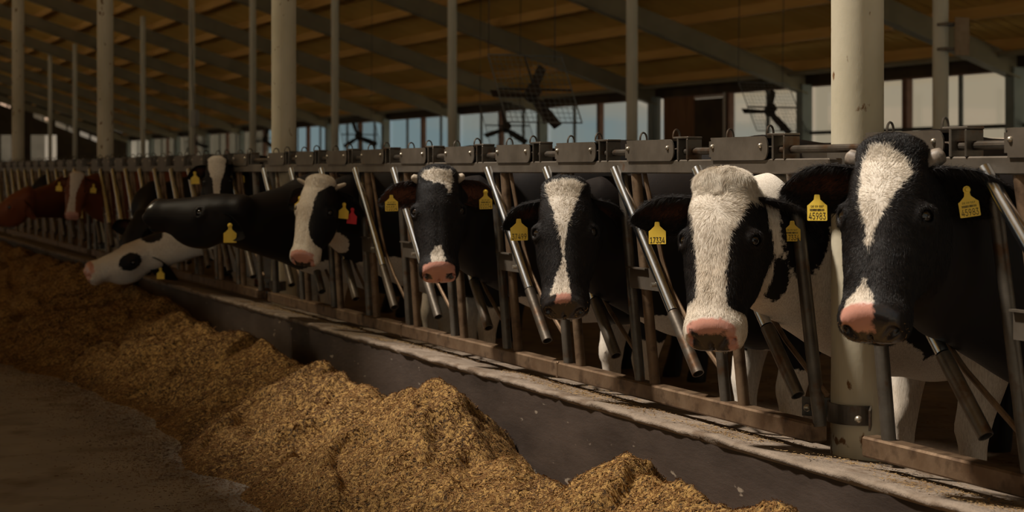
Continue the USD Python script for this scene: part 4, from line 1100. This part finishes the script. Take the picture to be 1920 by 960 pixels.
# ================================================================== fans over the lying area
def make_fan(label, loc, spin, size=0.92):
    t = thing('barn_fan', label, 'fan', loc)
    up = np.array([0, 0.55, 0.835]); ac = np.array([1.0, 0, 0]); nn = np.cross(ac, up)
    h = size / 2
    bars = []
    for q in np.linspace(-h, h, 15):
        for a, b in ((ac, up), (up, ac)):
            w = 0.008 if abs(abs(q) - h) < 1e-6 else 0.0028
            bars.append(tube([a * q - b * h + nn * 0.10, a * q + b * h + nn * 0.10], w, 5))
    obj('guard_grid', cat_(*bars), 'fan_guard', t, smooth=False, kind='stuff')
    for a in (ac, up):
        obj('guard_strut', tube([-a * h + nn * 0.085, a * h + nn * 0.085], 0.014, 8), 'fan_dark', t)
    T = np.eye(4); T[:3, 0], T[:3, 1], T[:3, 2] = ac, up, nn
    mo = trimesh.creation.revolve([(0, -0.06), (0.075, -0.06), (0.085, -0.03), (0.085, 0.09), (0.03, 0.10), (0, 0.10)], sections=20); mo.apply_transform(T)
    obj('motor', mo, 'fan_dark', t)
    for k in range(3):
        a = math.radians(spin + 120 * k)
        bl = []
        for r, w, tw in ((0.06, 0.035, 0.5), (0.14, 0.055, 0.45), (0.32, 0.062, 0.32), (0.48, 0.055, 0.22)):
            for s_, zz in ((-1, 1), (1, 1), (1, -1), (-1, -1)):
                bl.append([r, s_ * w * math.cos(tw), s_ * w * math.sin(tw) - 0.03 + zz * 0.004])
        bl = np.array(bl); f = []
        for i in range(3):
            for j in range(4):
                A, B, C, D = i * 4 + j, i * 4 + (j + 1) % 4, (i + 1) * 4 + (j + 1) % 4, (i + 1) * 4 + j
                f += [[A, B, C], [A, C, D]]
        f += [[0, 2, 1], [0, 3, 2], [12, 13, 14], [12, 14, 15]]
        Rz = trimesh.transformations.rotation_matrix(a, [0, 0, 1])
        m = tm(bl, f); m.apply_transform(T @ Rz)
        obj('blade', m, 'fan_dark', t)
    zt = roof_z(loc[0]) - loc[2] + 0.24
    for s_ in (-1, 1):
        obj('hanger_rod', tube([ac * h * s_ * 0.9 + up * h, [h * s_ * 0.9, 0.2, zt]], 0.006, 6), 'fan_dark', t)
    return t
make_fan('ceiling hung fan with a tilted wire guard, over the second closest cow', at_depth(1443, 207, 25), 180)
make_fan('dark ceiling hung fan high over the gap between two cows', at_depth(997, 176, 17.9), -62)
make_fan('ceiling hung fan silhouetted low in the windows, over the small-horned cow', at_depth(948, 240, 30), 200)
make_fan('small ceiling hung fan in the windows above the red ear tag', at_depth(672, 256, 38), 215)
make_fan('far ceiling hung fan left of the second concrete column', at_depth(497, 262, 50), 190)
make_fan('farthest ceiling hung fan, above the peering cow', at_depth(367, 268, 60), 100)

sb_ = thing('switch_box', 'small grey box hung high beside a thin roof post', 'switch box', (10.35, 42.15, 2.66))
obj('housing', box(-0.06, 0.06, -0.28, 0.28, -0.22, 0.22, 0.02), 'grey_box', sb_)
obj('cable', tube([[0, 0, 0.2], [0, 0.3, 1.2], [0, 0.45, 3.2]], 0.012, 6), 'fan_dark', sb_)
nb_ = thing('notice_board', 'dusty brown board fixed to the closest thin roof post', 'board', (10.40, 12.30, 2.56))
obj('panel', box(0.03, 0.20, -0.10, -0.075, -0.17, 0.20, 0.004), 'board_brown', nb_)
for z in (0.12, -0.12):
    obj('bracket', box(-0.07, 0.10, -0.077, 0.08, z, z + 0.03), 'galvanised', nb_)

# ================================================================== outside the windows
hs = thing('house', 'low building with white framed windows seen under the pipe of the fence', 'building', (46, 52, 0))
obj('walls', box(0, 12, -20, 12, 0, 2.0), 'wall_red', hs)
obj('roof', extrude(Polygon([(-0.6, 1.9), (12.6, 1.9), (6, 2.75)]), -20.5, 12.5), 'roof_tile', hs, smooth=False)
for k in range(9):
    y = -18.5 + 3.3 * k
    wf = obj('window', cat_(box(-0.06, 0.02, y, y + 0.12, 0.6, 1.75), box(-0.06, 0.02, y + 1.4, y + 1.52, 0.6, 1.75), box(-0.06, 0.02, y + 0.12, y + 1.4, 1.65, 1.75), box(-0.06, 0.02, y + 0.12, y + 1.4, 0.6, 0.7)), 'render_white', hs)
    obj('pane', box(-0.03, 0.0, y + 0.12, y + 1.4, 0.7, 1.65), 'dark_glass', wf)
added_barn = thing('barn', 'grey clad barn added as a dark backing outside the far windows', 'barn', (26, 131, 0))  # added building that darkens the view through the far windows
obj('walls', cat_(box(0, 9, -12, 120, 0, 6.5)), 'added_barn_cladding', added_barn)
obj('roof', extrude(Polygon([(-0.8, 6.3), (9.8, 6.3), (4.5, 8.5)]), -13, 121), 'roof_tile', added_barn, smooth=False)
obj('door', box(-0.08, 0.02, 20, 25, 0, 4.5), 'wall_dark', added_barn)
dup(added_barn, (-98, 152, 0), 'grey clad barn added as a dark backing beyond the far gable openings', -90)  # second added barn, darkens the gable openings
